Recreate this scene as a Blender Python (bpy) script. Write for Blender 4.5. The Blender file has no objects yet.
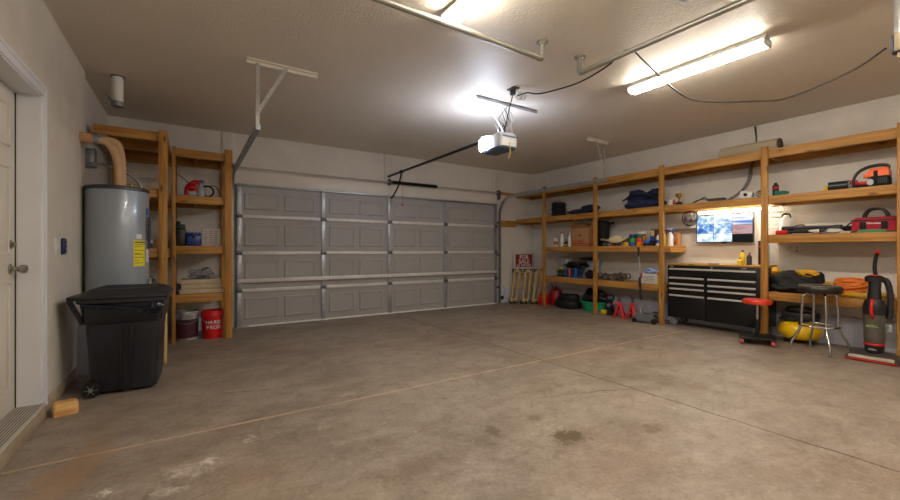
import bpy, bmesh, math, random
from mathutils import Vector, Matrix, Quaternion, noise
random.seed(7)
C = bpy.context.scene.collection
PI = math.pi

def lin(h):
    h = h.lstrip('#')
    out = []
    for i in (0, 2, 4):
        v = int(h[i:i+2], 16)/255
        out.append(v/12.92 if v <= 0.04045 else ((v+0.055)/1.055)**2.4)
    return (out[0], out[1], out[2], 1)

MC = {}
def mat(name, col='808080', rough=0.5, metal=0.0, var=0.0, scale=8.0, bump=0.0, bscale=40.0, col2=None,
        stretch=(1, 1, 1), emit=None, estr=0.0, alpha=1.0, coat=0.0, trans=0.0):
    """one procedural material: base colour broken up by noise, optional bump / emission"""
    if name in MC: return MC[name]
    m = bpy.data.materials.new(name); m.use_nodes = True
    nt = m.node_tree; N = nt.nodes; L = nt.links
    b = N['Principled BSDF']
    b.inputs['Roughness'].default_value = rough
    b.inputs['Metallic'].default_value = metal
    b.inputs['Base Color'].default_value = lin(col)
    b.inputs['Coat Weight'].default_value = coat
    b.inputs['Transmission Weight'].default_value = trans
    if alpha < 1: b.inputs['Alpha'].default_value = alpha
    tc = N.new('ShaderNodeTexCoord'); mp = N.new('ShaderNodeMapping')
    mp.inputs['Scale'].default_value = stretch
    L.new(tc.outputs['Object'], mp.inputs['Vector'])
    if var > 0 or col2:
        n = N.new('ShaderNodeTexNoise'); n.inputs['Scale'].default_value = scale
        n.inputs['Detail'].default_value = 5; n.inputs['Roughness'].default_value = 0.6
        L.new(mp.outputs[0], n.inputs['Vector'])
        r = N.new('ShaderNodeValToRGB')
        a = lin(col); c2 = lin(col2) if col2 else tuple([max(0, x*(1-var)) for x in a[:3]])+(1,)
        r.color_ramp.elements[0].position = 0.32; r.color_ramp.elements[0].color = c2
        r.color_ramp.elements[1].position = 0.68; r.color_ramp.elements[1].color = a
        L.new(n.outputs['Fac'], r.inputs['Fac']); L.new(r.outputs[0], b.inputs['Base Color'])
    if bump > 0:
        n2 = N.new('ShaderNodeTexNoise'); n2.inputs['Scale'].default_value = bscale
        n2.inputs['Detail'].default_value = 3
        L.new(mp.outputs[0], n2.inputs['Vector'])
        bp = N.new('ShaderNodeBump'); bp.inputs['Strength'].default_value = bump
        bp.inputs['Distance'].default_value = 0.01
        L.new(n2.outputs['Fac'], bp.inputs['Height']); L.new(bp.outputs[0], b.inputs['Normal'])
    if emit:
        b.inputs['Emission Color'].default_value = lin(emit)
        b.inputs['Emission Strength'].default_value = estr
    MC[name] = m
    return m

def wood(axis, light='cb9849', dark='966529', tag=''):
    """pine lumber, grain running along one axis, a few knots"""
    name = 'lumber_'+axis+tag
    if name in MC: return MC[name]
    st = {'x': (0.8, 14, 14), 'y': (14, 0.8, 14), 'z': (14, 14, 0.8)}[axis]
    m = mat(name, light, 0.55, var=0.3, col2=dark, scale=2.2, stretch=st, bump=0.12, bscale=6)
    nt = m.node_tree; N = nt.nodes; L = nt.links; b = N['Principled BSDF']
    src = b.inputs['Base Color'].links[0].from_socket
    tc = N.new('ShaderNodeTexCoord'); mp = N.new('ShaderNodeMapping')
    mp.inputs['Scale'].default_value = {'x': (2, 6, 6), 'y': (6, 2, 6), 'z': (6, 6, 2)}[axis]
    L.new(tc.outputs['Object'], mp.inputs['Vector'])
    v = N.new('ShaderNodeTexVoronoi'); v.inputs['Scale'].default_value = 1.3
    L.new(mp.outputs[0], v.inputs['Vector'])
    r = N.new('ShaderNodeValToRGB')
    r.color_ramp.elements[0].position = 0.04; r.color_ramp.elements[0].color = (1, 1, 1, 1)
    r.color_ramp.elements[1].position = 0.15; r.color_ramp.elements[1].color = (0, 0, 0, 1)
    L.new(v.outputs['Distance'], r.inputs['Fac'])
    # long board-to-board tone variation
    n = N.new('ShaderNodeTexNoise'); n.inputs['Scale'].default_value = 1.1
    L.new(tc.outputs['Object'], n.inputs['Vector'])
    mxa = N.new('ShaderNodeMix'); mxa.data_type = 'RGBA'; mxa.blend_type = 'MULTIPLY'
    mxa.inputs[7].default_value = (0.80, 0.72, 0.55, 1)
    L.new(n.outputs['Fac'], mxa.inputs[0]); L.new(src, mxa.inputs[6])
    mx = N.new('ShaderNodeMix'); mx.data_type = 'RGBA'
    mx.inputs[7].default_value = lin('5c3413')
    L.new(r.outputs[0], mx.inputs[0]); L.new(mxa.outputs[2], mx.inputs[6])
    L.new(mx.outputs[2], b.inputs['Base Color'])
    return m

class MB:
    """collects shapes, links them as ONE mesh object"""
    def __init__(s): s.bm = bmesh.new(); s.mats = []; s.mi = 0
    def use(s, m):
        if m not in s.mats: s.mats.append(m)
        s.mi = s.mats.index(m); return s
    def _f(s, vs, smooth=False):
        try: f = s.bm.faces.new(vs)
        except ValueError: return None
        f.material_index = s.mi; f.smooth = smooth; return f
    def box(s, x0, x1, y0, y1, z0, z1, bev=0.0, M=None):
        if x0 > x1: x0, x1 = x1, x0
        if y0 > y1: y0, y1 = y1, y0
        if z0 > z1: z0, z1 = z1, z0
        P = [(x, y, z) for z in (z0, z1) for y in (y0, y1) for x in (x0, x1)]
        vs = [s.bm.verts.new(M @ Vector(p) if M else p) for p in P]
        fs = [s._f([vs[i] for i in q]) for q in ((0, 2, 3, 1), (4, 5, 7, 6), (0, 1, 5, 4), (2, 6, 7, 3), (0, 4, 6, 2), (1, 3, 7, 5))]
        if bev > 0:
            es = list({e for f in fs for e in f.edges})
            bev = min(bev, (x1-x0)*.45, (y1-y0)*.45, (z1-z0)*.45)
            r = bmesh.ops.bevel(s.bm, geom=es, offset=bev, segments=2, affect='EDGES', profile=0.5)
            for f in r['faces']: f.material_index = s.mi
        return s
    def beam(s, a, b, w, h, up=(0, 0, 1), bev=0.0):
        """box bar from a to b, w wide, h high"""
        a = Vector(a); b = Vector(b); d = (b-a); l = d.length; d.normalize()
        up = Vector(up)
        if abs(d.dot(up)) > .98: up = Vector((0, 1, 0))
        sd = d.cross(up).normalized(); u = sd.cross(d).normalized()
        M = Matrix(((d.x, sd.x, u.x, a.x), (d.y, sd.y, u.y, a.y), (d.z, sd.z, u.z, a.z), (0, 0, 0, 1)))
        return s.box(0, l, -w/2, w/2, -h/2, h/2, bev, M)
    def ring(s, pts): return [s.bm.verts.new(p) for p in pts]
    def loft(s, rings, cap=True, smooth=True, closed=False):
        R = [s.ring(r) for r in rings]; n = len(R[0])
        for a, b in zip(R, R[1:]+([R[0]] if closed else [])):
            for i in range(n): s._f([a[i], a[(i+1) % n], b[(i+1) % n], b[i]], smooth)
        if cap and not closed:
            s._f(R[0][::-1]); s._f(R[-1])
        return s
    def tube(s, pts, r, n=8, smooth=True, rect=None, rs=None, closed=False, cap=True):
        pts = [Vector(p) for p in pts]; T = []
        m = len(pts)
        for i in range(m):
            if closed: t = pts[(i+1) % m]-pts[i-1]
            else: t = pts[min(i+1, m-1)]-pts[max(i-1, 0)]
            T.append(t.normalized() if t.length > 1e-9 else Vector((0, 0, 1)))
        up = Vector((0, 0, 1)) if abs(T[0].z) < .9 else Vector((1, 0, 0))
        u = (up-T[0]*up.dot(T[0])).normalized(); rings = []
        for i in range(m):
            if i > 0:
                q = T[i-1].rotation_difference(T[i]); u = q @ u
            v = T[i].cross(u)
            rr = rs[i] if rs else r
            if rect:
                w, h = rect
                rings.append([pts[i]+u*a*h/2+v*b*w/2 for a, b in ((-1, -1), (-1, 1), (1, 1), (1, -1))])
            else:
                rings.append([pts[i]+(u*math.cos(2*PI*k/n)+v*math.sin(2*PI*k/n))*rr for k in range(n)])
        return s.loft(rings, cap=cap, smooth=smooth and not rect, closed=closed)
    def cyl(s, a, b, r, r2=None, n=20):
        return s.tube([a, b], r, n, rs=[r, r if r2 is None else r2])
    def lathe(s, prof, c=(0, 0, 0), n=28, M=None, sx=1, sy=1, a0=0, a1=2*PI):
        full = abs(a1-a0-2*PI) < 1e-6; rings = []
        for r, z in prof:
            k = n if full else n+1
            ps = []
            for i in range(k):
                a = a0+(a1-a0)*i/n
                p = Vector((r*math.cos(a)*sx, r*math.sin(a)*sy, z))
                if M: p = M @ p
                ps.append(p+Vector(c))
            rings.append(ps)
        if full: return s.loft(rings)
        R = [s.ring(r) for r in rings]
        for a, b in zip(R, R[1:]):
            for i in range(n): s._f([a[i], a[i+1], b[i+1], b[i]], True)
        return s
    def blob(s, c, rad, amp=0.15, freq=3.0, seed=0, sub=3, flat=None):
        c = Vector(c); g = bmesh.ops.create_icosphere(s.bm, subdivisions=sub, radius=1)
        for v in g['verts']:
            p = v.co.copy()
            d = 1+amp*noise.noise(p*freq+Vector((seed*7.3, seed*3.1, seed)))*2
            p = Vector((p.x*rad[0], p.y*rad[1], p.z*rad[2]))*d
            if flat is not None and p.z < flat: p.z = flat
            v.co = c+p
        for f in {f for v in g['verts'] for f in v.link_faces}:
            f.smooth = True; f.material_index = s.mi
        return s
    def torus(s, c, R, r, n=28, k=8, axis='z', sx=1, sy=1):
        pts = []
        for i in range(n):
            a = 2*PI*i/n; x, y = R*math.cos(a)*sx, R*math.sin(a)*sy
            p = {'z': (x, y, 0), 'y': (x, 0, y), 'x': (0, x, y)}[axis]
            pts.append(Vector(c)+Vector(p))
        return s.tube(pts, r, k, closed=True)
    def prism(s, poly, d0, d1, axis='y'):
        f = {'x': lambda a, b, d: (d, a, b), 'y': lambda a, b, d: (a, d, b), 'z': lambda a, b, d: (a, b, d)}[axis]
        return s.loft([[f(a, b, d0) for a, b in poly], [f(a, b, d1) for a, b in poly]], smooth=False)
    def quad(s, *p): s._f([s.bm.verts.new(q) for q in p]); return s
    def build(s, name, m=None, parent=None, ang=40, sub=0):
        me = bpy.data.meshes.new(name)
        bmesh.ops.recalc_face_normals(s.bm, faces=s.bm.faces)
        s.bm.to_mesh(me); s.bm.free()
        if m: me.materials.append(m)
        else:
            for x in s.mats: me.materials.append(x)
        try: me.set_sharp_from_angle(angle=math.radians(ang))
        except Exception: pass
        o = bpy.data.objects.new(name, me); C.objects.link(o)
        if parent: o.parent = parent
        if sub:
            md = o.modifiers.new('smooth', 'SUBSURF'); md.levels = sub; md.render_levels = sub
        return o

def tag(o, label, cat, group=None):
    o['label'] = label; o['category'] = cat
    if group: o['group'] = group
    return o
def thing(name, label, cat, loc=(0, 0, 0), rotz=0, group=None):
    o = bpy.data.objects.new(name, None); C.objects.link(o)
    o.location = loc; o.rotation_euler = (0, 0, rotz); o.empty_display_size = .1
    return tag(o, label, cat, group)
def struct(name, mb, m=None, parent=None):
    o = mb.build(name, m, parent)
    if not parent: o['kind'] = 'structure'
    return o
def sempty(name, loc=(0, 0, 0)):
    o = bpy.data.objects.new(name, None); C.objects.link(o); o.location = loc
    o['kind'] = 'structure'; return o
def dup(root, loc, rotz=0, label=None, group=None):
    r = root.copy(); C.objects.link(r); r.location = loc; r.rotation_euler = (0, 0, rotz)
    if label: r['label'] = label
    if group: r['group'] = group
    for ch in list(root.children):
        c = ch.copy(); C.objects.link(c); c.parent = r
        for g in ch.children:
            d = g.copy(); C.objects.link(d); d.parent = c
    return r
def smooth_path(pts, n=6, closed=False):
    P = [Vector(p) for p in pts]; out = []; m = len(P)
    for i in range(m if closed else m-1):
        if closed: a, b, c, d = P[i-1], P[i], P[(i+1) % m], P[(i+2) % m]
        else: a, b, c, d = P[max(i-1, 0)], P[i], P[i+1], P[min(i+2, m-1)]
        for k in range(n):
            t = k/n
            out.append(0.5*((2*b)+(c-a)*t+(2*a-5*b+4*c-d)*t*t+(3*b-a-3*c+d)*t**3))
    if not closed: out.append(P[-1])
    return out
def rrect(w, d, r, z, cx=0, cy=0, k=4):
    """rounded rectangle ring at height z"""
    pts = []
    for qx, qy, a0 in ((1, 1, 0), (-1, 1, 90), (-1, -1, 180), (1, -1, 270)):
        for i in range(k+1):
            a = math.radians(a0+90*i/k)
            pts.append((cx+qx*(w/2-r)+r*math.cos(a), cy+qy*(d/2-r)+r*math.sin(a), z))
    return pts
def text_part(txt, size, m, parent, loc, rot, name='lettering', extrude=0.0006, align='CENTER', bold=0.0, width=1.0):
    cu = bpy.data.curves.new('txt', 'FONT'); cu.body = txt; cu.size = size; cu.extrude = extrude
    cu.align_x = align; cu.align_y = 'CENTER'; cu.offset = bold; cu.resolution_u = 3
    t = bpy.data.objects.new('txt', cu); C.objects.link(t)
    bpy.context.view_layer.update()
    me = bpy.data.meshes.new_from_object(t.evaluated_get(bpy.context.evaluated_depsgraph_get()))
    C.objects.unlink(t); bpy.data.objects.remove(t); bpy.data.curves.remove(cu)
    me.materials.clear(); me.materials.append(m); me.name = name
    o = bpy.data.objects.new(name, me); C.objects.link(o); o.parent = parent
    o.location = loc; o.rotation_euler = rot; o.scale = (width, 1, 1)
    return o

# ------------------------------------------------------------------ camera
cam = bpy.data.cameras.new('camera'); co = bpy.data.objects.new('camera', cam); C.objects.link(co)
H = 1.155
co.location = (0, 0, H); co.rotation_euler = (PI/2, 0, -math.radians(33))
cam.sensor_width = 36; cam.lens = 401/900*36; cam.clip_start = 0.02
bpy.context.scene.camera = co
vs = bpy.context.scene.view_settings
vs.view_transform = 'Standard'; vs.look = 'None'; vs.gamma = 1; vs.use_curve_mapping = False
vs.exposure = 0.42
w = bpy.data.worlds.new('world'); bpy.context.scene.world = w; w.use_nodes = True
w.node_tree.nodes['Background'].inputs[0].default_value = (0.55, 0.65, 0.85, 1)
w.node_tree.nodes['Background'].inputs[1].default_value = 0.6

# ------------------------------------------------------------------ common materials
steel = mat('galvanised_steel', 'a7adb3', 0.38, 0.75, var=.3, scale=14)
steel_d = mat('dull_steel', '6d6f72', 0.45, 0.8, var=.3, scale=14)
chrome = mat('chrome', 'c8c8c8', 0.15, 1.0)
iron = mat('black_iron', '141414', 0.45, 0.3)
black = mat('black_plastic', '131416', 0.42)
blackm = mat('matte_black', '101012', 0.8, var=.3, scale=20)
white = mat('white_plastic', 'd8d6d0', 0.4)
red = mat('red_plastic', 'c41218', 0.4)
WZ, WX, WY = wood('z'), wood('x'), wood('y')

# ------------------------------------------------------------------ room
XL, XR, YB, YF, ZC = -0.86, 6.68, 6.78, -1.1, 2.90
paint = mat('wall_paint', 'd8d1c6', 0.6, var=.10, scale=3.5, bump=.6, bscale=60)
ceil_m = mat('ceiling_paint', 'dcd2c3', 0.46, var=.05, scale=2, bump=.5, bscale=75)
stem = mat('painted_stem_wall', 'c9cfdd', 0.6, var=.12, scale=5, bump=.3, bscale=60)

# concrete floor
fm = mat('concrete_floor', 'a08b74', 0.52, bump=.18, bscale=70)
nt = fm.node_tree; N = nt.nodes; L = nt.links; b = N['Principled BSDF']
tc = N.new('ShaderNodeTexCoord')
def nz(scale, det=6, rough=.6, dist=0.0, vec=None):
    n = N.new('ShaderNodeTexNoise'); n.inputs['Scale'].default_value = scale
    n.inputs['Detail'].default_value = det; n.inputs['Roughness'].default_value = rough
    n.inputs['Distortion'].default_value = dist
    L.new(vec or tc.outputs['Object'], n.inputs['Vector']); return n.outputs['Fac']
def rmp(src, p0, c0, p1, c1):
    r = N.new('ShaderNodeValToRGB'); e = r.color_ramp.elements
    e[0].position = p0; e[0].color = c0; e[1].position = p1; e[1].color = c1
    L.new(src, r.inputs['Fac']); return r.outputs[0]
def mixc(fac, a, bb, mode='MIX'):
    x = N.new('ShaderNodeMix'); x.data_type = 'RGBA'; x.blend_type = mode
    if isinstance(fac, float): x.inputs[0].default_value = fac
    else: L.new(fac, x.inputs[0])
    for s_, i in ((a, 6), (bb, 7)):
        if isinstance(s_, tuple): x.inputs[i].default_value = s_
        else: L.new(s_, x.inputs[i])
    return x.outputs[2]
def mth(op, a, bb=None, cc=None):
    x = N.new('ShaderNodeMath'); x.operation = op
    for i, s_ in enumerate((a, bb, cc)):
        if s_ is None: continue
        if isinstance(s_, (int, float)): x.inputs[i].default_value = s_
        else: L.new(s_, x.inputs[i])
    return x.outputs[0]
W1, K0 = (1, 1, 1, 1), (0, 0, 0, 1)
big = rmp(nz(0.8, 8, .66, .2), .33, lin('786b5e'), .68, lin('9b8f82'))
mp2 = N.new('ShaderNodeMapping'); mp2.inputs['Rotation'].default_value = (0, 0, .5); mp2.inputs['Scale'].default_value = (1, 1.7, 1)
L.new(tc.outputs['Object'], mp2.inputs['Vector'])
col = mixc(mth('MULTIPLY', rmp(nz(2.2, 10, .74, .3, mp2.outputs[0]), .42, K0, .74, W1), .7), big, lin('b1a598'))
col = mixc(mth('MULTIPLY', rmp(nz(6.5, 10, .78), .48, K0, .72, W1), .65), col, lin('5f5043'))
col = mixc(mth('MULTIPLY', rmp(nz(.55, 5, .6, .3), .50, K0, .66, W1), .16), col, lin('99704e'))
fine = rmp(nz(38, 8, .8), .3, (.72, .71, .70, 1), .7, (1.16, 1.16, 1.15, 1))
col = mixc(1.0, col, fine, 'MULTIPLY')
specks = rmp(nz(17, 3, .5), .72, K0, .76, W1)
col = mixc(mth('MULTIPLY', specks, .5), col, lin('d6c9b6'))
sep = N.new('ShaderNodeSeparateXYZ'); L.new(tc.outputs['Object'], sep.inputs[0])
wob = mth('MULTIPLY', mth('SUBTRACT', nz(3.5, 4), .5), .05)
def linemask(sock, at_, wd):
    d = mth('ABSOLUTE', mth('SUBTRACT', mth('ADD', sock, wob), at_))
    return rmp(d, wd, W1, wd*1.7, K0)
# saw-cut joint with light filler along Y=3, dark crack along X=3.1
col = mixc(mth('MULTIPLY', linemask(sep.outputs[1], 3.0, .008), mth('ADD', mth('MULTIPLY', rmp(nz(2, 3), .4, K0, .6, W1), .5), .35)), col, lin('cdb08c'))
crk = linemask(sep.outputs[0], 3.10, .006)
col = mixc(mth('MULTIPLY', crk, .85), col, lin('3e342b'))
# hairline cracks in a few patches
vc = N.new('ShaderNodeTexVoronoi'); vc.feature = 'DISTANCE_TO_EDGE'; vc.inputs['Scale'].default_value = .75
mpv = N.new('ShaderNodeMapping'); L.new(tc.outputs['Object'], mpv.inputs['Vector'])
wv = N.new('ShaderNodeTexNoise'); wv.inputs['Scale'].default_value = 3.0; wv.inputs['Detail'].default_value = 6; L.new(tc.outputs['Object'], wv.inputs['Vector'])
va = N.new('ShaderNodeVectorMath'); va.operation = 'MULTIPLY_ADD'; va.inputs[1].default_value = (.35, .35, .35)
L.new(wv.outputs['Color'], va.inputs[0]); L.new(tc.outputs['Object'], va.inputs[2]); L.new(va.outputs[0], vc.inputs['Vector'])
ck = mth('MULTIPLY', rmp(vc.outputs['Distance'], .003, W1, .007, K0), rmp(nz(.8, 2), .52, K0, .58, W1))
col = mixc(mth('MULTIPLY', ck, .6), col, lin('473a2f'))
# oil spots and pale scuffs: (x, y, rx, ry, colour, strength)
def floorpt(px, py):
    A = math.radians(33); s_, c_ = math.sin(A), math.cos(A); u = (px-450)/401; v = (py-250)/401
    t = H/v; return (t*(s_+c_*u), t*(c_-s_*u))
spots = [(569, 437, .13, .10, '5a4936', .9), (494, 432, .06, .09, '5f4d3a', .8), (535, 418, .06, .06, '66533f', .6), (652, 428, .09, .07, '66533f', .7),
         (190, 470, .13, .09, 'cfc6bc', .6), (250, 440, .05, .07, 'c9bfb3', .5), (165, 492, .09, .05, 'cfc6bc', .5), (325, 427, .05, .06, 'c4b8a8', .5), (375, 360, .12, .05, 'c4b5a2', .45), (345, 395, .1, .04, 'bdae9b', .4), (105, 493, .05, .04, 'e6e0d6', .9), (210, 461, .06, .05, 'd8cfc4', .9),
         (95, 455, .10, .45, '8f7050', .4), (60, 480, .12, .3, '94714d', .5), (700, 386, .14, .1, '6e5a45', .5)]
for (px, py, rx, ry, cc, st) in spots:
    x0, y0 = floorpt(px, py)
    dx = mth('DIVIDE', mth('SUBTRACT', sep.outputs[0], x0), rx); dy = mth('DIVIDE', mth('SUBTRACT', sep.outputs[1], y0), ry)
    d = mth('SQRT', mth('ADD', mth('MULTIPLY', dx, dx), mth('MULTIPLY', dy, dy)))
    d = mth('ADD', d, mth('MULTIPLY', mth('SUBTRACT', nz(13, 9, .8), .5), 4.6))
    mk = mth('MULTIPLY', rmp(d, .55, W1, 1.15, K0), st)
    if cc[0] in 'cde': mk = mth('MULTIPLY', mk, rmp(nz(16, 8, .8), .44, K0, .58, W1))
    col = mixc(mk, col, lin(cc))
L.new(col, b.inputs['Base Color'])
rr_ = N.new('ShaderNodeMapRange'); rr_.inputs['To Min'].default_value = .38; rr_.inputs['To Max'].default_value = .62
L.new(nz(3, 6), rr_.inputs['Value']); L.new(rr_.outputs[0], b.inputs['Roughness'])

struct('floor', MB().box(XL-.3, XR+.2, YF-.2, YB+.3, -.1, 0), fm)
struct('ceiling', MB().box(XL-.3, XR+.2, YF-.2, YB+.3, ZC, ZC+.1), ceil_m)
struct('wall_right', MB().box(XR, XR+.15, YF, YB, 0, ZC), paint)
struct('wall_front', MB().box(XL, XR, YF-.15, YF, 0, ZC), paint)
# garage door wall: opening x .66..5.46, z 0..2.08
mb = MB()
mb.box(XL-.1, .66, YB, YB+.15, 0, ZC).box(5.46, XR, YB, YB+.15, 0, ZC).box(.66, 5.46, YB, YB+.15, 2.05, ZC)
struct('wall_back', mb, paint)
# left wall with a door opening Y 2.93..3.85, z .085..2.22
DY0, DY1, DZ = 2.93, 3.85, 2.22
mb = MB()
mb.box(XL-.16, XL, YF, DY0, 0, ZC).box(XL-.16, XL, DY1, 5.25, 0, ZC).box(XL-.16, XL-.03, 5.25, YB, 0, ZC).box(XL-.16, XL, DY0, DY1, DZ, ZC)
struct('wall_left', mb, paint)
# concrete curb under the door with ribbed metal threshold
mb = MB(); mb.box(XL-.16, XL+.035, YF+.6, DY1, 0, .085, .004)
struct('trim_1', mb, mat('curb_concrete', 'a8957c', .8, var=.3, scale=9, bump=.5, bscale=50))
mb = MB(); mb.use(mat('threshold_metal', 'c4bdb2', .5, .1, var=.2, scale=10)).box(XL-.14, XL+.028, DY0, DY1, .085, .097)
mb.use(mat('threshold_groove', '6a645c', .6))
for i in range(9): mb.box(XL-.125+i*.016, XL-.118+i*.016, DY0+.005, DY1-.005, .097, .0982)
struct('trim_2', mb)
jamb = mat('jamb_paint', 'dcdde2', .45, var=.05, scale=3)
mb = MB()
mb.box(XL-.16, XL+.004, DY1-.012, DY1, .097, DZ).box(XL-.16, XL+.004, DY0, DY0+.012, .097, DZ).box(XL-.16, XL+.004, DY0, DY1, DZ-.012, DZ)
mb.box(XL, XL+.014, DY1, DY1+.075, 0.0, DZ, .002).box(XL, XL+.014, DY0-.075, DY0, .09, DZ, .002)
mb.box(XL, XL+.014, DY0-.075, DY1+.075, DZ, DZ+.075, .002)
mb.box(XL+.0135, XL+.019, DY1+.048, DY1+.074, 0.0, DZ+.047).box(XL+.0135, XL+.019, DY0-.075, DY1+.074, DZ+.048, DZ+.074)
struct('trim_3', mb, jamb)
mb = MB(); mb.box(XL, XL+.014, DY1+.075, 4.9, .005, .10, .003)
struct('baseboard_left', mb, mat('base_paint', 'b3a28c', .6, var=.2, scale=8))
mb = MB(); mb.box(XR-.05, XR, YF, YB, 0, .34, .008)
struct('baseboard_right', mb, stem)
mb = MB(); mb.box(5.52, XR-.05, YB-.04, YB, 0, .30, .006).box(XL, .44, YB-.04, YB, 0, .30, .006)
struct('baseboard_back', mb, stem)
mb = MB()
for a, b_ in ((.40, .57), (2.97, 3.13), (5.49, 5.65)): mb.box(a, b_, YB-.018, YB, 2.36, ZC, .002)
for y in (.9, 2.12, 3.34, 4.56, 5.78): mb.box(XR-.003, XR, y-.004, y+.004, .34, ZC)
struct('trim_4', mb, paint)
mb = MB(); mb.box(.50, 5.60, YB-.045, YB, 2.13, 2.345, .012)
struct('trim_5', mb, mat('header_paint', 'dcd4c8', .4, var=.08, scale=3, bump=.1))

# side door leaf
dm = mat('door_paint', 'd9d2c6', .42, var=.05, scale=3)
d1 = sempty('door_1', (XL-.155, DY0, .1))
mb = MB(); mb.box(0, .035, .012, DY1-DY0-.014, 0, DZ-.115, .002)
for z0, z1 in ((.14, .84), (1.02, 1.60), (1.72, 2.0)):
    for y0, y1 in ((.12, .42), (.50, .80)):
        for (a, bq, cq, dq) in ((y0, y1, z0, z0+.02), (y0, y1, z1-.02, z1), (y0, y0+.02, z0, z1), (y1-.02, y1, z0, z1)):
            mb.box(.035, .041, a, bq, cq, dq, .002)
        mb.box(.035, .040, y0+.04, y1-.04, z0+.04, z1-.04, .004)
mb.build('door_leaf', dm, d1)
mb = MB(); mb.box(.0, .04, DY1-DY0-.020, DY1-DY0-.012, 0, DZ-.115)
mb.build('weather_strip', iron, d1)
def rose(z, r): return MB().lathe([(0, 0), (r, 0), (r, .006), (r*.7, .013), (0, .013)], n=20, M=Matrix.Rotation(PI/2, 4, 'Y'), c=(.035, .815, z))
k = rose(.93, .036)
k.cyl((.046, .815, .93), (.075, .815, .93), .012)
k.lathe([(0, 0), (.014, .0), (.024, .012), (.030, .028), (.026, .045), (0, .05)], n=20, M=Matrix.Rotation(PI/2, 4, 'Y'), c=(.070, .815, .93))
k.build('door_knob', mat('satin_nickel', 'a8a49c', .25, .9), d1)
k = rose(1.09, .032); k.box(.046, .066, .811, .819, 1.075, 1.105, .002)
k.build('deadbolt', MC['satin_nickel'], d1)

# ------------------------------------------------------------------ overhead garage door (closed)
gm = mat('door_steel_grey', '9d9a97', .5, var=.06, scale=3)
seam = mat('section_seam', 'd2cfc9', .4, .15, var=.15, scale=6)
d2 = sempty('door_2', (0, 6.70, 0))
d2['label'] = 'closed grey sectional overhead garage door'
X0, X1 = .585, 5.535
Zs = [0.012, .55, 1.11, 1.66, 2.12]
BW = (X1-X0)/4
SX = [X0, 1.85, 3.04, 4.235, X1]
for i in range(4):
    z0, z1 = Zs[i]+.002, Zs[i+1]-.002
    mb = MB(); mb.box(X0, X1, 0, .045, z0, z1)
    for k in range(4):
        for h_ in range(2):
            bw = SX[k+1]-SX[k]; a = SX[k]+.10+h_*(bw-.14)/2; bq = a+(bw-.30)/2
            c_, d_ = z0+.10, z1-.11
            # embossed ring around each stamped panel
            for t_, yy in ((0, .006),):
                o_, i_ = .0, .032
                outer = [(a, c_), (bq, c_), (bq, d_), (a, d_)]
                mid = [(a+.012, c_+.012), (bq-.012, c_+.012), (bq-.012, d_-.012), (a+.012, d_-.012)]
                mid2 = [(a+.024, c_+.024), (bq-.024, c_+.024), (bq-.024, d_-.024), (a+.024, d_-.024)]
                inn = [(a+.045, c_+.045), (bq-.045, c_+.045), (bq-.045, d_-.045), (a+.045, d_-.045)]
                R = [[(p[0], y_, p[1]) for p in q] for q, y_ in ((outer, 0), (mid, -.011), (mid2, -.011), (inn, -.001))]
                mb.loft(R, cap=False, smooth=False)
    mb.build('door_section', gm, d2)
for i in (1, 2, 3):
    for k in range(4):
        z = Zs[i]
        mb = MB(); mb.box(SX[k]+.05, SX[k+1]-.05, -.030, 0.0, z-.028, z+.022, .004)
        mb.build('section_rail', seam, d2)
for k in range(5):
    xx = SX[k]+(.03 if k == 0 else -.03 if k == 4 else 0)
    for i in range(4):
        mb = MB(); mb.box(xx-.032, xx+.032, -.026, -.001, Zs[i]+.01, Zs[i+1]-.01, .002)
        for q in range(6):
            z = Zs[i]+.06+q*(Zs[i+1]-Zs[i]-.12)/5
            mb.use(steel).box(xx-.02, xx-.008, -.0275, -.026, z, z+.02).box(xx+.008, xx+.02, -.0275, -.026, z+.01, z+.03)
        mb.mats = []
        mb.build('stile', steel, d2)
    for i in (1, 2, 3):
        mb = MB(); mb.box(xx-.04, xx+.04, -.034, -.021, Zs[i]-.03, Zs[i]+.03, .002).cyl((xx-.045, -.036, Zs[i]), (xx+.045, -.036, Zs[i]), .008, n=10)
        mb.build('hinge', steel_d, d2)
mb = MB(); mb.box(X0, X1, -.062, -.027, .665, .725, .003); mb.build('reinforcing_strut', seam, d2)
mb = MB(); mb.box(X0, X1, -.05, .01, 2.112, 2.140, .002); mb.build('top_bracing', steel, d2)
mb = MB(); mb.box(X0, X1, -.012, .045, 0.0, .024, .003); mb.build('bottom_seal', mat('seal_white', 'e2e2de', .5), d2)
mb = MB(); mb.box(X0-.02, X0+.16, -.03, -.004, .014, .03, .002); mb.build('bottom_bracket', steel, d2)

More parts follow.
